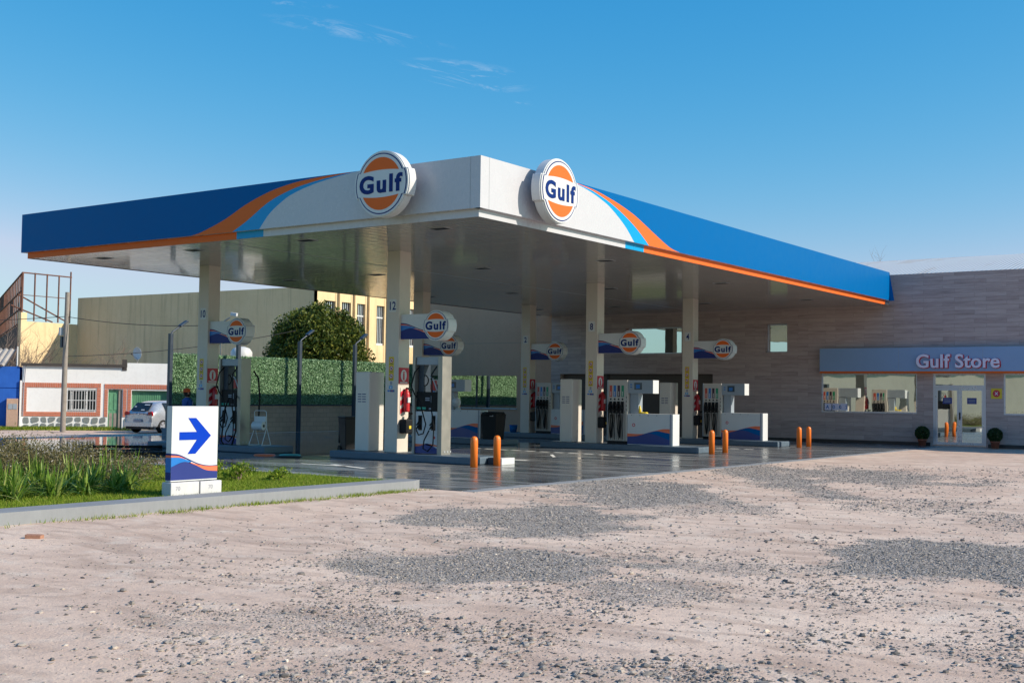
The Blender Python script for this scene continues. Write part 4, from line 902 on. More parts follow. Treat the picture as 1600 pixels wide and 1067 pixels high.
for a, b, c, e in ((1.5, 1.57, .05, 2.74), (3.35, 3.42, .05, 2.74), (1.57, 3.35, 2.68, 2.74), (1.57, 3.35, 2.2, 2.3)): mb.box(a, b, y0, y1, c, e, 'alu')
dr = mb.build('door', st)
mb = MB(); mb.rect(1.57, 3.35, 2.3, 2.68, 'glass', FY(0, y1-.03, 0)); mb.build('transom_pane', dr)
for a, b in ((1.575, 2.455), (2.465, 3.345)):
    mb = MB(); f = .08
    mb.box(a, a+f, y0+.01, y1-.01, .06, 2.2, 'alu'); mb.box(b-f, b, y0+.01, y1-.01, .06, 2.2, 'alu'); mb.box(a+f, b-f, y0+.01, y1-.01, .06, .16, 'alu'); mb.box(a+f, b-f, y0+.01, y1-.01, 2.1, 2.2, 'alu')
    mb.rect(a+f, b-f, .16, 2.1, 'glass', FY(0, y1-.04, 0)); xm = (a+b)/2; mb.rect(xm-.17, xm+.17, 1.6, 1.83, 'deep_navy', FY(0, y1-.045, 0))
    for k in range(3): mb.rect(xm-.12, xm+.12, 1.65+.05*k, 1.67+.05*k, 'graphite', FY(0, y1-.047, 0))
    mb.build('door_leaf', dr)
mb = MB(); mb.box(2.46, 2.5, y0-.04, y0, 1.0, 1.28, 'black'); mb.build('handle', dr)
mb = MB(); mb.box(-2.84, 12, YW-.32, YW-.001, 2.82, 3.72, 'store_blue'); mb.box(-2.84, 12, YW-.3, YW-.001, 2.745, 2.818, 'panel_orange')
for x in (.3, 3.4, 6.5): mb.rect(x-.004, x+.004, 2.82, 3.72, 'seam', FY(0, YW-.322, 0))
sb = mb.build('sign_band', st)
mb = MB(); mb.text('Gulf Store', .71, 'sign_red', FY(2.51, YW-.34, 3.19), off=.028, ext=.015, spacing=1.02); mb.text('Gulf Store', .71, 'letter_white', FY(2.49, YW-.385, 3.2), off=.013, ext=.03, spacing=1.02); mb.build('letters', sb)
t = thing('no_symbol_sign', 'small yellow square sign with a red circle right of the shop door', 'sign', (3.8, YW, 2.0)); mb = MB(); mb.box(-.19, .19, -.02, -.001, -.19, .19, 'yellow'); mb.prism([(.13*math.cos(a*.3), .13*math.sin(a*.3)) for a in range(21)], 0, .002, 'sign_red', FY(0, -.022, 0)); mb.text('X', .15, 'letter_white', FY(0, -.0245, 0), off=.005); mb.build('plate', t)
for x, l in ((1.22, 'round clipped shrub in a clay pot left of the shop door'), (3.84, 'round clipped shrub in a clay pot right of the shop door')):
    p_ = thing('potted_shrub', l, 'potted plant', (x, 26.45, .0), 0, 'potted shrubs at the shop door')
    mb = MB(); mb.lathe([(0, .0), (.12, 0), (.155, .2), (.17, .2), (.17, .26), (.14, .26), (.13, .2), (0, .2)], 'terracotta', n=20); mb.build('pot', p_)
    n = 3500; d = RNG.normal(size=(n, 3)); d /= np.linalg.norm(d, axis=1)[:, None]; d *= (.27*(.55+.45*RNG.random(n)**.4))[:, None]; V, F = leaves_geo(d+np.array([0, 0, .48]), np.full(n, .026)); o = np_mesh('foliage', V, F, 'pot_leaf'); o.parent = p_
# tan side building
tn = thing('tan_building', 'plain tan rendered building behind the canopy with one wide window', 'building')
mb = MB(); wall_holes(mb, -24.2, -15.86, -.1, 6.5, [(-23.6, -17.8, 1.1, 2.63)], YW+.02, .12, 'tan_wall'); mb.box(-24.2, -15.86, YW+.4, 34, -.1, 6.5, 'tan_wall')
mb.add([(-15.86, YW+.02, -.1), (-15.86, YW+.02, 6.5), (-15.86, YW+.4, 6.5), (-15.86, YW+.4, -.1)], [(0, 1, 2, 3)], 'tan_wall'); mb.add([(-24.2, YW+.02, 6.5), (-15.86, YW+.02, 6.5), (-15.86, YW+.4, 6.5), (-24.2, YW+.4, 6.5)], [(0, 1, 2, 3)], 'tan_wall')
mb.rect(-24.2, -15.86, 4.18, 4.2, 'tan_brick', FY(0, YW+.018, 0)); mb.build('wall', tn)
mb = MB(); mb.rect(-23.6, -17.8, 1.1, 2.63, 'glass', FY(0, YW+.13, 0)); wn_ = mb.build('window', tn); mb = MB(); mb.box(-23.6, -17.75, YW-.03, YW+.019, 1.04, 1.1, 'alu'); mb.build('sill', wn_)
mb = MB(); mb.box(-20.25, -20.2, YW+.08, YW+.125, 1.1, 2.63, 'dark_steel'); mb.build('mullion', wn_)

# ------------------------------------------------------------------ hedge wall and lamps
hw = thing('hedge_fence', 'low tan block wall topped by a tall artificial green hedge', 'fence')
mb = MB(); mb.box(-24.3, -24.0, 11.7, YW, -.25, 1.13, 'tan_brick'); mb.build('block_wall', hw)
mb = MB(); mb.box(-24.2, -24.05, 11.7, YW, 1.16, 3.17, 'hedge_base'); mb.box(-24.22, -23.97, 11.7, YW, 1.12, 1.17, 'dark_steel'); mb.build('hedge_backing', hw)
n = 100000; C = np.stack([RNG.uniform(-24.06, -23.96, n), RNG.uniform(11.7, YW, n), RNG.uniform(1.17, 3.21, n)], 1); V, F = leaves_geo(C, np.full(n, .032), .5); o = np_mesh('hedge_leaves', V, F, 'hedge_leaf'); o.parent = hw
lp = thing('lamp_post', '', 'street lamp', (0, 0, 0), 0, 'lamp posts along the hedge')
mb = MB(); mb.box(-.075, .075, -.075, .075, -.2, 3.95, 'dark_steel'); mb.build('pole', lp, bevel=.01)
mb = MB(); mb.tube([(0, 0, 3.9), (0, .08, 4.02), (0, .45, 4.25)], .035, 'dark_steel'); mb.build('arm', lp)
mb = MB(); mb.box(-.1, .1, 0, .42, -.03, .04, 'dark_steel'); mb.box(-.08, .08, .05, .38, -.036, -.03, 'graphite'); o = mb.build('lamp_head', lp, (0, .42, 4.25), bevel=.01); o.rotation_euler = (R(32), 0, 0)
for i, (x, y, l) in enumerate([(-23.4, 11.15, 'dark lamp post at the left end of the hedge, behind the arrow sign'), (-23.4, 14.65, 'dark lamp post hidden in part by the leftmost pump'), (-23.4, 18.2, 'dark lamp post before the hedge between the leftmost pump and the tree'), (-23.4, 21.75, 'dark lamp post before the right part of the hedge, above the wheelie bin')]):
    if i == 0: lp.location = (x, y, 0); lp['label'] = l
    else: dup(lp, (x, y, 0), l)
mb = MB(); mb.box(-.15, .15, -.15, .15, 0, .3, 'kerb_blue'); o = mb.build('post_footing', loc=(-23.4, 11.1, -.05)); tag(o, 'dark block footing under the left lamp post', 'footing')
cc = thing('camera_pole', 'pale pole with a white security camera right of the leftmost column', 'camera', (-25.5, 15.55, 0))
mb = MB(); mb.tube([(0, 0, 0), (0, 0, 4.55), (.1, .07, 4.75), (.3, .2, 4.9)], .035, 'steel'); mb.build('pole', cc)
mb = MB(); mb.box(-.14, .16, -.07, .07, -.05, .1, 'white'); o = mb.build('camera_head', cc, (.42, .3, 5.02), bevel=.02); o.rotation_euler = (0, R(8), R(20))
tk = MB(); tk.lathe([(0, 0), (.5, 0), (.5, .55), (.38, .72), (.15, .8), (0, .8)], 'tank_white', n=20); o = tk.build('water_tank', loc=(-27.8, 18.8, 3.0)); tag(o, 'white dome-topped water tank showing over the hedge beside the leftmost arm sign', 'tank')
ts = MB(); ts.box(-.6, .6, -.6, .6, 0, 3.2, 'house_white'); o = ts.build('tank_tower', loc=(-27.8, 18.8, -.2)); tag(o, 'plain white masonry stand under the water tank', 'stand')

# big round tree behind the hedge
def crown(parent, C, rad, n, mat, size, clumps, seed, squash=1.):
    rn = np.random.default_rng(seed); d = rn.normal(size=(clumps, 3)); d /= np.linalg.norm(d, axis=1)[:, None]; d *= (.45+.5*rn.random(clumps)**.5)[:, None]; d[:, 2] *= squash
    if clumps > 100:
        i_ = np.arange(clumps)+.5; ph = np.arccos(1-2*i_/clumps); th = math.pi*(1+5**.5)*i_; d = np.stack([np.cos(th)*np.sin(ph), np.sin(th)*np.sin(ph), np.cos(ph)], 1)*(.5+.42*rn.random(clumps)**.4)[:, None]
    cc_ = np.array(C)+d*np.array(rad); cr_ = (.16+.12*rn.random(clumps))*np.mean(rad)
    k = rn.integers(0, clumps, n); e = rn.normal(size=(n, 3)); e /= np.linalg.norm(e, axis=1)[:, None]; e *= (rn.random(n)**.45)[:, None]
    V, F = leaves_geo(cc_[k]+e*cr_[k][:, None], np.full(n, size), .5); o = np_mesh('crown', V, F, mat); o.parent = parent; return cc_
tr = thing('round_tree', 'dense round dark green tree rising behind the hedge', 'tree', (-26.95, 23.0, -.2))
cc_ = crown(tr, (0, 0, 3.45), (2.45, 2.45, 2.75), 80000, 'tree_leaf', .08, 210, 5)
mb = MB(); mb.tube([(0, 0, 0), (.05, 0, 1), (0, .05, 2)], [.2, .17, .14], 'bark', 10)
for c in cc_[:22]: mb.tube([(0, .05, 1.6), tuple((np.array((0, .05, 2.2))+c)/2+np.array((0, 0, .2))), tuple(c)], [.08, .05, .02], 'bark', 6)
mb.build('trunk', tr)

# ------------------------------------------------------------------ yellow building
yb = thing('yellow_building', 'large weathered yellow rendered building with tall barred windows on its sunlit side', 'building')
X0, X1, YB, HZ = -53.6, -32.0, 28.0, 7.62
mb = MB(); mb.add([(X0, YB, -.2), (X1, YB, -.2), (X1, YB, HZ-.06), (X0, YB, HZ+.06)], [(0, 1, 2, 3)], 'yellow_wall'); mb.box(X0, X1-.5, YB+.05, 60, -.2, HZ-.1, 'yellow_wall')
mb.build('side_wall', yb)
# lit face, X = X1, windows between piers
F = FX(X1, YB, -.2); mb = MB(); wins = [(.61, 1.45), (1.95, 2.72), (3.22, 3.93), (4.9, 5.6), (6.4, 7.1), (7.7, 8.4), (9.3, 10.), (11, 11.7)]
hs = HZ+.2-.05
zs0, zs1 = 4.72, 7.03
cur = 0.
for a, b in wins:
    mb.box(cur, a, 0, hs, -.25, 0, 'yellow_wall', F); mb.box(a, b, 0, zs0, -.25, -.02, 'yellow_wall', F); mb.box(a, b, zs1, hs, -.25, -.02, 'yellow_wall', F); cur = b
    mb.box(b+.17, b+.3, 0, hs, 0.001, .16, 'yellow_wall', F)
mb.box(cur, 32, 0, hs, -.25, 0, 'yellow_wall', F); mb.build('window_wall', yb)
for a, b in wins:
    mb = MB(); mb.rect(a, b, zs0, zs1, 'glass_dark', F, -.22)
    for k in range(6): x = a+(b-a)*k/5; mb.box(x-.025, x+.025, zs0, zs1, -.2, -.15, 'alu', F)
    mb.box(a, b, 6.3, 6.38, -.2, -.12, 'white', F); mb.box(a, b, zs0, zs0+.12, -.2, -.1, 'white', F); mb.build('window', yb)
# lower wall running towards the camera from the left end
mb = MB(); mb.box(X0-.3, X0, 24.0, YB, -.2, 5.95, 'yellow_wall'); mb.box(X0-.3, X0+.02, 23.95, 24.35, -.2, 6.5, 'yellow_wall'); mb.build('low_wall', yb)
# rusty billboard frame
bf = thing('billboard_frame', 'rusty bare steel billboard frame standing above the low yellow wall', 'frame', (X0-.1, 24.05, 0))
mb = MB(); zt = 9.0
mb.tube([(0, 0, 5.9), (0, 0, zt)], .07, 'rust_and_shaded_trim', 6)
for k in range(1, 5): y = .86*k; mb.tube([(0, y, 6.0 if k < 4 else 6.0), (0, y, zt+(.35 if k == 4 else .05))], .05, 'rust_and_shaded_trim', 6)
mb.tube([(0, 0, zt), (0, 3.5, zt)], .045, 'rust_and_shaded_trim', 6); mb.tube([(0, 0, zt-1.4), (0, 3.5, zt-1.4)], .025, 'rust_and_shaded_trim', 6); mb.build('front_grid', bf)
mb = MB(); mb.tube([(-.6, 0, zt-1.3), (0, 3.4, 6.0)], .05, 'rust_and_shaded_trim', 6); mb.tube([(-1.2, 0, zt-2.0), (0, 2.2, 6.0)], .05, 'rust_and_shaded_trim', 6); mb.build('brace', bf)
dv = Vector((-.875, .48, 0)); mb = MB(); n = 17; LL = 27.
for k in range(n+1): p = dv*(LL*k/n); mb.tube([(p.x, p.y, 5.2), (p.x, p.y, zt)], .045, 'rust_and_shaded_trim', 4)
for z in (5.9, 6.8, 7.9, zt): mb.tube([(0, 0, z), tuple(dv*LL+Vector((0, 0, z)))], .06, 'rust_and_shaded_trim', 4)
p, q_ = dv*LL*.72, dv*LL*.9; mb.add([(p.x, p.y, 7.9), (q_.x, q_.y, 7.9), (q_.x, q_.y, zt), (p.x, p.y, zt)], [(0, 1, 2, 3)], 'rust_and_shaded_trim'); p, q_ = dv*LL*.3, dv*LL*.42; mb.add([(p.x, p.y, 6.8), (q_.x, q_.y, 6.8), (q_.x, q_.y, 7.9), (p.x, p.y, 7.9)], [(0, 1, 2, 3)], 'rust_and_shaded_trim'); mb.build('side_lattice', bf)
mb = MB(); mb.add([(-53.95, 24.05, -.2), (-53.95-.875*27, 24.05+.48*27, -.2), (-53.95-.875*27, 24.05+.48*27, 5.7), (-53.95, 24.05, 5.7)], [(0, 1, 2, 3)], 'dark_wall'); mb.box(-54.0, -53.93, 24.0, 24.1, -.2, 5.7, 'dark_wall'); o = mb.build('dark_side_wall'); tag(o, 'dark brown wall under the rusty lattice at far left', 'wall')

# ------------------------------------------------------------------ white house
A = Vector((-36.75, 13.35, -.2)); Bv = Vector((-32.64, 18.58, -.2)); ang = math.atan2(Bv.y-A.y, Bv.x-A.x)
hs_ = thing('white_house', 'low white house with red brick trim, green doors and a stone plinth', 'house', A, ang); hs_.scale.x = .95
mb = MB(); Hh = 3.0
wall_holes(mb, 0, 8.6, 0, Hh, [(2.12, 3.5, .9, 1.92), (4.07, 4.75, 0, 1.93), (5.2, 6.95, 0, 1.9)], 0, .3, 'house_white')
mb.box(0, 8.6, .31, 6, 0, Hh-.02, 'house_white'); mb.add([(0, 0, Hh), (8.6, 0, Hh), (8.6, .32, Hh), (0, .32, Hh)], [(0, 1, 2, 3)], 'house_white'); mb.box(4.95, 8.6, 0, .3, Hh+.001, Hh+.22, 'house_white'); mb.build('wall', hs_)
mb = MB()
def bricks(x0, x1, z0, z1, vert):
    mb.box(x0, x1, -.012, -.001, z0, z1, 'mortar')
    if vert:
        n = int((x1-x0)/.085)
        for k in range(n): a = x0+(x1-x0)*k/n; mb.box(a+.01, a+(x1-x0)/n-.012, -.03, -.012, z0+.01+random.random()*.015, z1-.01, 'brick_red')
    else:
        n = int((z1-z0)/.075)
        for k in range(n): a = z0+(z1-z0)*k/n; mb.box(x0+.006, x1-.006, -.03, -.012, a+.008, a+(z1-z0)/n-.014, 'brick_red')
bricks(.03, 3.72, 1.98, 2.22, True); bricks(3.88, 8.6, 1.95, 2.2, True)
for a, b, c, e in ((.03, .24, .85, 1.98), (1.92, 2.1, .85, 1.98), (3.52, 3.72, .65, 1.98), (3.88, 4.06, .62, 1.95), (4.78, 4.96, .62, 1.95), (5.0, 5.18, .62, 1.95)): bricks(a, b, c, e, False)
bricks(.03, 1.92, .63, .85, False); bricks(2.1, 3.52, .63, .85, True); mb.build('brick_trim', hs_)
mb = MB(); rnd = random.Random(4)
def crazy(x0, x1, z0, z1, nx_, nz_):
    P = {}
    for i in range(nx_+1):
        for j in range(nz_+1): P[i, j] = (x0+(x1-x0)*i/nx_+(0 if i in (0, nx_) else rnd.uniform(-.07, .07)), z0+(z1-z0)*j/nz_+(0 if j in (0, nz_) else rnd.uniform(-.09, .09)))
    for i in range(nx_):
        for j in range(nz_):
            q4 = [P[i, j], P[i+1, j], P[i+1, j+1], P[i, j+1]]; cx = sum(p[0] for p in q4)/4; cz = sum(p[1] for p in q4)/4
            o_ = []
            for k in range(4):
                p, r_ = q4[k], q4[(k+1) % 4]
                for t_ in (.18, .82): x = p[0]+(r_[0]-p[0])*t_; z = p[1]+(r_[1]-p[1])*t_; o_.append((cx+(x-cx)*.74, cz+(z-cz)*.8))
            mb.prism(o_, 0, .02, 'stone_grey', FY(0, -.002, 0))
crazy(.05, 4.02, .0, .62, 10, 2); mb.build('stone_plinth', hs_); mb = MB(); crazy(4.8, 5.15, .0, .62, 1, 1); mb.build('stone_plinth', hs_)
mb = MB(); mb.rect(2.12, 3.5, .9, 1.92, 'glass_dark', FY(0, .2, 0)); w = mb.build('window', hs_)
mb = MB()
for k in range(11): x = 2.14+1.34*k/10; mb.box(x-.013, x+.013, -.06, -.035, .92, 1.9, 'white')
for z in (.94, 1.4, 1.88): mb.box(2.12, 3.5, -.065, -.06, z-.015, z+.015, 'white')
mb.box(2.3, 2.36, .1, .15, .92, 1.9, 'white'); mb.box(3.0, 3.06, .1, .15, .92, 1.9, 'white'); mb.box(2.36, 3.0, .1, .15, 1.84, 1.9, 'white'); mb.box(2.36, 3.0, .1, .15, .92, .98, 'white'); mb.build('bars', w)
mb = MB(); mb.box(4.07, 4.55, .12, .16, 0, 1.9, 'door_green')
for k in range(2): mb.box(4.13+.22*k, 4.27+.22*k, .1, .119, .15+.0, .8, 'wood_grey'); mb.box(4.13+.22*k, 4.27+.22*k, .1, .119, .95, 1.75, 'door_green')
mb.box(4.57, 4.75, .05, .1, 0, 1.92, 'wood_grey'); mb.build('door', hs_)
mb = MB(); mb.box(5.2, 6.95, .2, .22, .0, 1.9, 'door_green')
for k in range(16): mb.box(5.22+.11*k, 5.27+.11*k, .18, .199, .2, 1.85, 'door_green')
mb.box(5.2, 6.95, .16, .199, 0, .2, 'wood_grey'); mb.build('garage_door', hs_)
mb = MB(); mb.box(-.05, 4.85, -.12, .33, Hh+.002, Hh+.13, 'dark_trim'); mb.box(4.7, 4.93, -.03, .32, Hh-.15, Hh+.38, 'dark_trim'); mb.box(-.05, 4.9, .33, 6, Hh, Hh+.06, 'dark_trim'); mb.build('roof_edge', hs_)
mb = MB(); mb.tube([(.08, -.05, .65), (.1, -.06, 2.1), (.16, -.06, 3.0)], .025, 'graphite', 6); mb.box(-.08, .0, -.1, .2, 0, 2.3, 'house_white'); mb.build('downpipe', hs_)
dsh = thing('satellite_dish', 'white satellite dish on the roof edge of the white house', 'satellite dish', tuple(hs_.matrix_basis @ Vector((5.25, .1, Hh+.2))), R(-20))
Mh = Matrix.Translation(A) @ Matrix.Rotation(ang, 4, 'Z'); dsh.location = Mh @ Vector((5.2, .05, 3.2))
mb = MB(); mb.tube([(-.25, 0, 0), (0, 0, .2), (0, 0, .3)], .03, 'steel'); mb.build('bracket', dsh)
mb = MB(); Fd = frame((0, 0, .48), (.93, .37, 0), (-.16, .0, .98), (.35, -.92, .1)); mb.lathe([(0, 0), (.15, .015), (.27, .05), (.31, .08), (.315, .075), (.27, .04), (0, -.012)], 'white', n=24, F=Fd); mb.tube([(.0, -.28, .07), (0, -.1, .4)], .012, 'dark_trim', F=Fd); mb.cyl(0, -.08, .36, .44, .035, 'dark_trim', F=Fd, n=10); mb.build('dish', dsh)
# blue house at far left
bh = thing('blue_house', 'bright blue house with a corrugated roof at the far left edge', 'house', A, ang)
mb = MB(); mb.box(-6, -.12, .0, 5, 0, 2.95, 'house_blue'); mb.rect(-6, -.12, 1.93, 1.96, 'navy', FY(0, -.004, 0)); mb.build('wall', bh)
mb = MB()
vs = []; K = 60
for i in range(K+1):
    x = -6+5.3*i/K; z = .05*math.sin(i*2.1); vs += [(x, -.25, 3.0+z), (x, 4, 3.9+z)]
mb.add(vs, [(2*i, 2*i+2, 2*i+3, 2*i+1) for i in range(K)], 'old_roof'); mb.build('roof', bh)
mb = MB(); mb.box(-.62, -.14, -.22, -.01, 0, 1.45, 'pillar_brick'); mb.box(-.55, -.36, -.235, -.221, .95, 1.2, 'pump_grey'); mb.box(-.34, -.17, -.235, -.221, .95, 1.2, 'pump_grey'); mb.build('meter_box', bh)
mb = MB(); mb.tube([(-.25, .1, 2.9), (-.25, .1, 3.9)], .03, 'white'); mb.build('vent_pipe', bh)

# utility pole and wires
up_ = thing('utility_pole', 'weathered wooden utility pole in front of the white house', 'pole', (-33.1, 13.1, -.2))
mb = MB(); mb.tube([(0, 0, 0), (.02, 0, 3), (.03, .02, 6.3)], [.125, .115, .1], 'wood_grey', 12); mb.build('shaft', up_)
mb = MB(); mb.box(-.25, -.12, -.1, .1, 2.9+.9, 4.3, 'dark_steel'); mb.cyl(-.2, -.1, 4.35, 4.7, .1, 'tank_white', n=12); mb.build('junction_box', up_)
pt_ = Vector((-33.1, 13.1, 5.0))
for i, (p0, p1, sag, l) in enumerate([((-60, -2, 5.3), (-33.1, 13.1, 5.0), .6, 'wire running left from the utility pole'), ((-33.1, 13.1, 5.0), (-25.4, 15.6, 4.6), .2, 'wire from the utility pole towards the camera pole'), ((-33.1, 13.1, 5.9), (-53.7, 27.5, 7.9), .7, 'wire from the pole top to the yellow building'), ((-33.2, 13.1, 3.2), (-26, 20.5, 4.6), .25, 'low wire crossing the yellow wall behind the hedge')]):
    mb = MB(); mb.tube(hose_pts(p0, p1, sag, 24), .016, 'dark_trim', 5); o = mb.build('overhead_wire'); tag(o, l, 'wire', 'overhead wires')

# bare shrubs
def bare(x, y, z, h, spread, n, label, seed, name='bare_shrub'):
    rn = random.Random(seed); mb = MB()
    def br(p, d, L, r, lev):
        pts = [p]; q0 = Vector(p); dd = Vector(d)
        for _ in range(4): dd = (dd+Vector((rn.gauss(0, .16), rn.gauss(0, .16), rn.gauss(.03, .1)))).normalized(); q0 = q0+dd*L/4; pts.append(tuple(q0))
        mb.tube(pts, [r*(1-.16*k) for k in range(5)], 'twig', 4)
        if lev:
            for _ in range(4): k = rn.randint(1, 4); nd = (dd+Vector((rn.gauss(0, .55), rn.gauss(0, .55), rn.gauss(.1, .35)))).normalized(); br(pts[k], nd, L*.58, r*.55, lev-1)
    for _ in range(n): a = rn.random()*6.28; br((rn.gauss(0, .1), rn.gauss(0, .1), 0), (math.cos(a)*spread, math.sin(a)*spread, 1), h*.6*rn.uniform(.7, 1.1), .035, 3)
    o = mb.build(name, loc=(x, y, z)); tag(o, label, 'shrub', 'bare shrubs behind the houses'); return o
bare(-41.5, 20.5, -.2, 4.2, .55, 9, 'bare leafless shrub behind the white house in front of the yellow wall, left one', 1)
bare(-39.4, 21.2, -.2, 4.0, .6, 9, 'bare leafless shrub behind the white house in front of the yellow wall, right one', 2)
bare(-47.5, 18.2, -.2, 5.6, .5, 10, 'bare leafless shrub rising above the blue house roof', 3)
bare(-45.8, 19.6, -.2, 5.0, .5, 9, 'bare leafless shrub between the blue house roof and the yellow wall', 4)
bare(-8.0, 47, 4.5, 4.7, .35, 6, 'bare treetop showing above the far end of the canopy', 6, 'bare_tree')
# grass verge in front of the houses
n = 14000; tt = RNG.random(n); off = np.abs(RNG.normal(size=n))*.35+.05; dirv = np.array([math.cos(ang), math.sin(ang)]); nrm = np.array([math.sin(ang), -math.cos(ang)])
s_ = -3+8.0*tt; keep = (s_ < 4.0) | (RNG.random(n) < .15); s_ = s_[keep]; off = off[keep]; n = len(s_)
base2 = np.array([A.x, A.y])+s_[:, None]*dirv+off[:, None]*nrm; h = RNG.uniform(.05, .22, n)*(1-off*.4).clip(.3, 1); th = RNG.random(n)*6.28
bq = np.stack([base2[:, 0], base2[:, 1], np.full(n, -.2)], 1); sq = np.stack([np.cos(th)*.02, np.sin(th)*.02, 0*th], 1); tq = bq+np.stack([RNG.normal(size=n)*.07, RNG.normal(size=n)*.07, h], 1)
o = np_mesh('verge_grass', np.stack([bq-sq, bq+sq, tq], 1).reshape(-1, 3), np.arange(3*n).reshape(n, 3), 'grass'); tag(o, 'rough grass along the foot of the house wall', 'grass', kind='stuff')
# far tree line for the horizon and for reflections
for i, (x, y, r) in enumerate([(-95, 22, 5.5)]):
    t_ = thing('far_tree', 'distant dull green tree at the far left edge above the blue house', 'tree', (x, y, -.5), 0, None); crown(t_, (0, 0, r*.85), (r, r, r*.8), 5000, 'dry_bush' if i % 2 else 'tree_leaf', .45, 30, 40+i); mb = MB(); mb.tube([(0, 0, 0), (0, 0, r)], [.4, .2], 'bark'); mb.build('trunk', t_)
# across the road behind the camera's left: what the shop glass and the wet floor mirror
wh = thing('warehouse', 'long cream warehouse across the road, seen mirrored in the shop windows', 'building', (-50, -62, 0))
mb = MB(); mb.box(-60, 52, -20, 0, -.5, 5.2, 'warehouse'); mb.build('wall', wh)
mb = MB(); mb.add([(-61, .5, 5.25), (53, .5, 5.25), (53, -20, 7.5), (-61, -20, 7.5)], [(0, 1, 2, 3)], 'rib_roof'); mb.build('roof', wh)

# ------------------------------------------------------------------ parked car (silver hatchback, rear towards the road)
car = thing('parked_car', 'silver hatchback parked before the green garage door, seen from behind', 'car', (-30.1, 16.6, -.2), R(8))
# local: +Y forward, rear at y=-1.95
def car_sections():
    secs = [(-1.95, .80, .30, .62, .86, .60, .88), (-1.88, .83, .22, .64, .95, .62, .98), (-1.62, .84, .2, .66, 1.0, .60, 1.28), (-1.2, .84, .2, .68, 1.0, .57, 1.44), (-.4, .84, .2, .7, .98, .56, 1.48), (.3, .84, .2, .7, .97, .54, 1.42),
            (.8, .84, .2, .7, .95, .60, 1.12), (1.1, .83, .2, .68, .9, .70, .95), (1.6, .82, .2, .62, .82, .66, .86), (1.9, .74, .28, .55, .68, .5, .72), (1.98, .6, .34, .5, .6, .4, .62)]
    vs = []; n = 14
    for y, w, zb_, zm, zs_, wr, zr in secs:
        half = [(w*.86, zb_), (w, zb_+.1), (w, zm), (w*.97, zs_), (wr+.03, zr-.08), (wr-.06, zr-.015), (wr*.45, zr)]
        ring = [(a, b) for a, b in half]+[(-a, b) for a, b in half[::-1]]
        vs += [(a, y, b) for a, b in ring]
    fs = []
    for k in range(len(secs)-1):
        for j in range(n): fs.append((k*n+j, k*n+(j+1) % n, (k+1)*n+(j+1) % n, (k+1)*n+j))
    fs.append(tuple(range(n))); fs.append(tuple((len(secs)-1)*n+j for j in range(n-1, -1, -1)))
    return vs, fs
vs, fs = car_sections(); mb = MB(); mb.add(vs, fs, 'car_paint', smooth=True)
o = mb.build('body', car)
md = o.modifiers.new('sub', 'SUBSURF'); md.levels = 1; md.render_levels = 2
mb = MB(); mb.add([(-.53, -1.90, 1.0), (.53, -1.90, 1.0), (.47, -1.545, 1.36), (-.47, -1.545, 1.36)], [(0, 1, 2, 3)], 'glass_dark')
for a, b, c in ((-.42, .5, .12), (.1, .62, .3), (.1, .3, .2)): mb.box(a, a+c, 0, .002, b-.3, b-.24, 'white', frame((0, -1.91, 1.02), (1, 0, 0), (0, -.0, 1), (0, .7, .7)))
mb.build('rear_window', car)
for s_ in (1, -1):
    mb = MB(); mb.add([(s_*.86, -1.1, 1.0), (s_*.62, -1.15, 1.36), (s_*.61, .2, 1.34), (s_*.85, .6, 1.0)], [(0, 1, 2, 3)], 'glass_dark'); mb.build('side_window', car)
    mb = MB(); mb.prism([(0, 0), (.24, .02), (.26, .16), (.06, .2), (-.02, .1)], -.02, .05, 'tail_red', frame((s_*.82, -1.9, .78), (-s_, 0, 0), (0, 0, 1), (0, -1, 0))); mb.build('taillight', car, bevel=.01)
    for y in (-1.28, 1.25):
        w_ = MB(); w_.lathe([(0, -.09), (.28, -.09), (.31, -.06), (.31, .06), (.28, .09), (0, .09)], 'rubber', n=24, F=frame((s_*.76, y, .31), (0, 1, 0), (0, 0, 1), (1, 0, 0))); w_ = w_.build('wheel', car)
        rm = MB(); Fw = frame((s_*.856, y, .31), (0, 1, 0), (0, 0, 1), (s_, 0, 0)); rm.cyl(0, 0, 0, .01, .2, 'alu', n=20, F=Fw)
        for k in range(5): a = k*1.257; rm.prism([(.05*math.cos(a), .05*math.sin(a)), (.18*math.cos(a-.2), .18*math.sin(a-.2)), (.18*math.cos(a+.2), .18*math.sin(a+.2))], .011, .014, 'dark_trim', Fw)
        rm.build('rim', w_)
mb = MB(); mb.box(-.82, .82, -2.0, -1.9, .3, .48, 'car_paint'); mb.box(-.24, .24, -2.003, -1.999, .5, .62, 'graphite'); mb.box(-.7, .7, -1.98, -1.7, .18, .3, 'black'); mb.build('rear_bumper', car, bevel=.03)
mb = MB(); mb.box(-.2, .2, -1.965, -1.955, .52, .64, 'white'); mb.box(-.16, .16, -1.968, -1.965, .55, .61, 'graphite'); mb.build('number_plate', car)
mb = MB(); mb.cyl(0, 0, 0, .012, .05, 'alu', n=16, F=FY(0, -1.95, .84)); mb.build('badge', car)

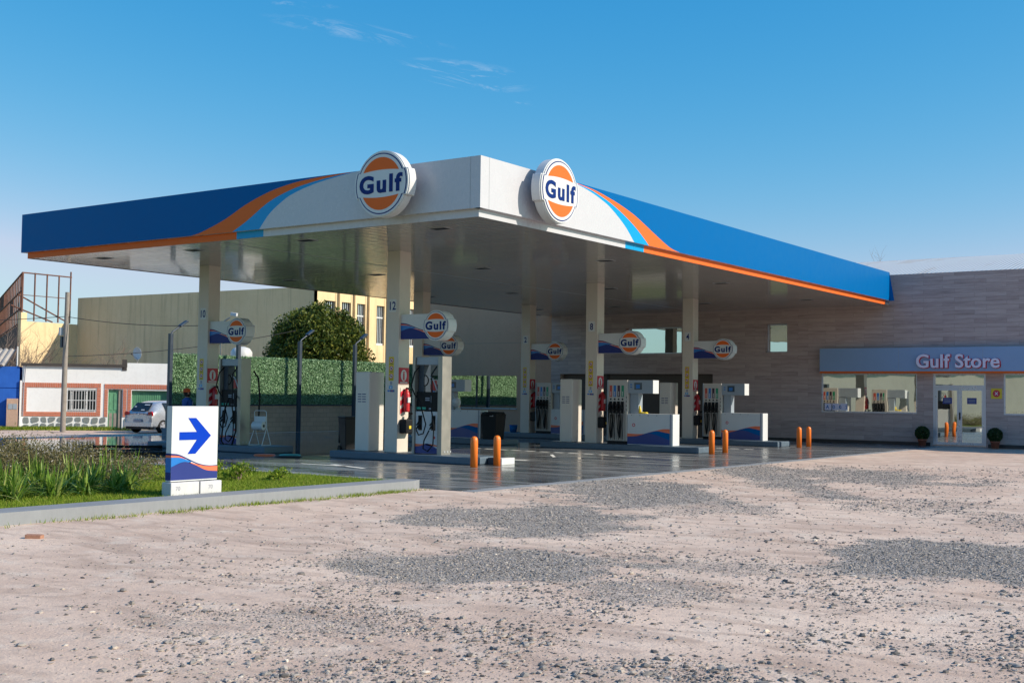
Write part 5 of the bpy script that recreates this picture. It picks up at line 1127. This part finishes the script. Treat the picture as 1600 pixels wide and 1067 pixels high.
# ------------------------------------------------------------------ person (seen over the arrow sign)
def person():
    root = thing('person', 'person in blue overalls and an orange cap standing behind the arrow sign', 'person', (-14.83, 4.9, 0), R(170))
    J = [((0, 0, .95), .14), ((0, 0, 1.12), .13), ((0, 0, 1.3), .155), ((0, 0, 1.43), .12), ((0, 0, 1.5), .055), ((0, .01, 1.56), .06), ((0, .02, 1.65), .095),
         ((.17, 0, 1.41), .065), ((.24, .0, 1.15), .045), ((.25, .08, .92), .034), ((-.17, 0, 1.41), .065), ((-.24, 0, 1.15), .045), ((-.25, .08, .92), .034),
         ((.1, 0, .85), .095), ((.11, .02, .48), .06), ((.11, 0, .09), .045), ((.11, .14, .04), .04), ((-.1, 0, .85), .095), ((-.11, .02, .48), .06), ((-.11, 0, .09), .045), ((-.11, .14, .04), .04),
         ((.25, .1, .84), .03), ((-.25, .1, .84), .03)]
    E = [(0, 1), (1, 2), (2, 3), (3, 4), (4, 5), (5, 6), (3, 7), (7, 8), (8, 9), (9, 21), (3, 10), (10, 11), (11, 12), (12, 22), (0, 13), (13, 14), (14, 15), (15, 16), (0, 17), (17, 18), (18, 19), (19, 20)]
    V = [j[0] for j in J]; rad = [j[1] for j in J]
    for s_, w_ in ((1, 21), (-1, 22)):
        for f in range(5):
            x = s_*(.25+.012*(f-2)); L = (.06, .075, .08, .072, .05)[f]; i = len(V)
            if f == 4: V += [(s_*.225, .13, .86), (s_*.215, .16, .82)]
            else: V += [(x, .12+.012*(f-1), .79), (x-.005*s_, .12+.015*(f-1), .79-L)]
            rad += [.011, .009]; E += [(w_, i), (i, i+1)]
    me = bpy.data.meshes.new('body'); me.from_pydata(V, E, []); o = bpy.data.objects.new('body', me); COL.objects.link(o); o.parent = root
    md = o.modifiers.new('skin', 'SKIN'); sv = me.skin_vertices[0].data
    for i, r_ in enumerate(rad): sv[i].radius = (r_, r_*.85 if i < 4 else r_)
    sv[0].use_root = True
    md2 = o.modifiers.new('sub', 'SUBSURF'); md2.levels = 1; md2.render_levels = 2
    t = NT('overalls_and_skin'); p = t.pos(False); sep = t.n('ShaderNodeSeparateXYZ'); t.l(p, sep.inputs[0])
    hd = t.math('GREATER_THAN', sep.outputs[2], 1.5); hn = t.math('LESS_THAN', t.math('ADD', t.math('ABSOLUTE', t.math('SUBTRACT', sep.outputs[2], .8)), t.math('MULTIPLY', t.math('LESS_THAN', t.math('ABSOLUTE', sep.outputs[0]), .2), 1)), .1)
    c = t.mix(t.math('MAXIMUM', hd, hn), t.mix(t.noise(p, 9), (.008, .05, .22), (.015, .08, .3)), (.38, .2, .13)); c = t.mix(t.math('LESS_THAN', sep.outputs[2], .1), c, (.015, .013, .012)); t.col(c); t.rough(.8); me.materials.append(t.m)
    mb = MB(); mb.lathe([(.108, .0), (.112, .04), (.1, .09), (.06, .125), (0, .135)], 'cap_orange', n=20); mb.prism([(-.09, .06), (-.07, .19), (0, .215), (.07, .19), (.09, .06)], -.0, .012, 'cap_orange', None); mb.build('cap', root, (0, .02, 1.66), label='orange cap')
    mb = MB(); mb.lathe([(.075, 1.53), (.102, 1.58), (.108, 1.66), (.1, 1.68)], 'hair', n=18, y=-.005); mb.build('hair', root)
    mb = MB(); mb.lathe([(.0, .03), (.012, .02), (.016, 0), (0, -.01)], 'skin', n=8, F=frame((0, .115, 1.635), (1, 0, 0), (0, 0, 1), (0, 1, 0)))
    for s_ in (-1, 1): mb.cyl(0, 0, 0, .006, .012, 'hair', n=8, F=frame((s_*.035, .112, 1.66), (1, 0, 0), (0, 0, 1), (0, 1, 0))); mb.box(s_*.1-.01, s_*.1+.01, -.0, .04, 1.6, 1.66, 'skin')
    mb.box(-.025, .025, .108, .113, 1.595, 1.603, 'red'); mb.build('face', root)
    mb = MB(); mb.prism([(.05*math.cos(a*.4), .05*math.sin(a*.4)) for a in range(16)], 0, .004, 'letter_white', frame((-.06, -.148, 1.34), (-1, 0, 0), (0, 0, 1), (0, -1, 0))); mb.build('back_emblem', root)
person()
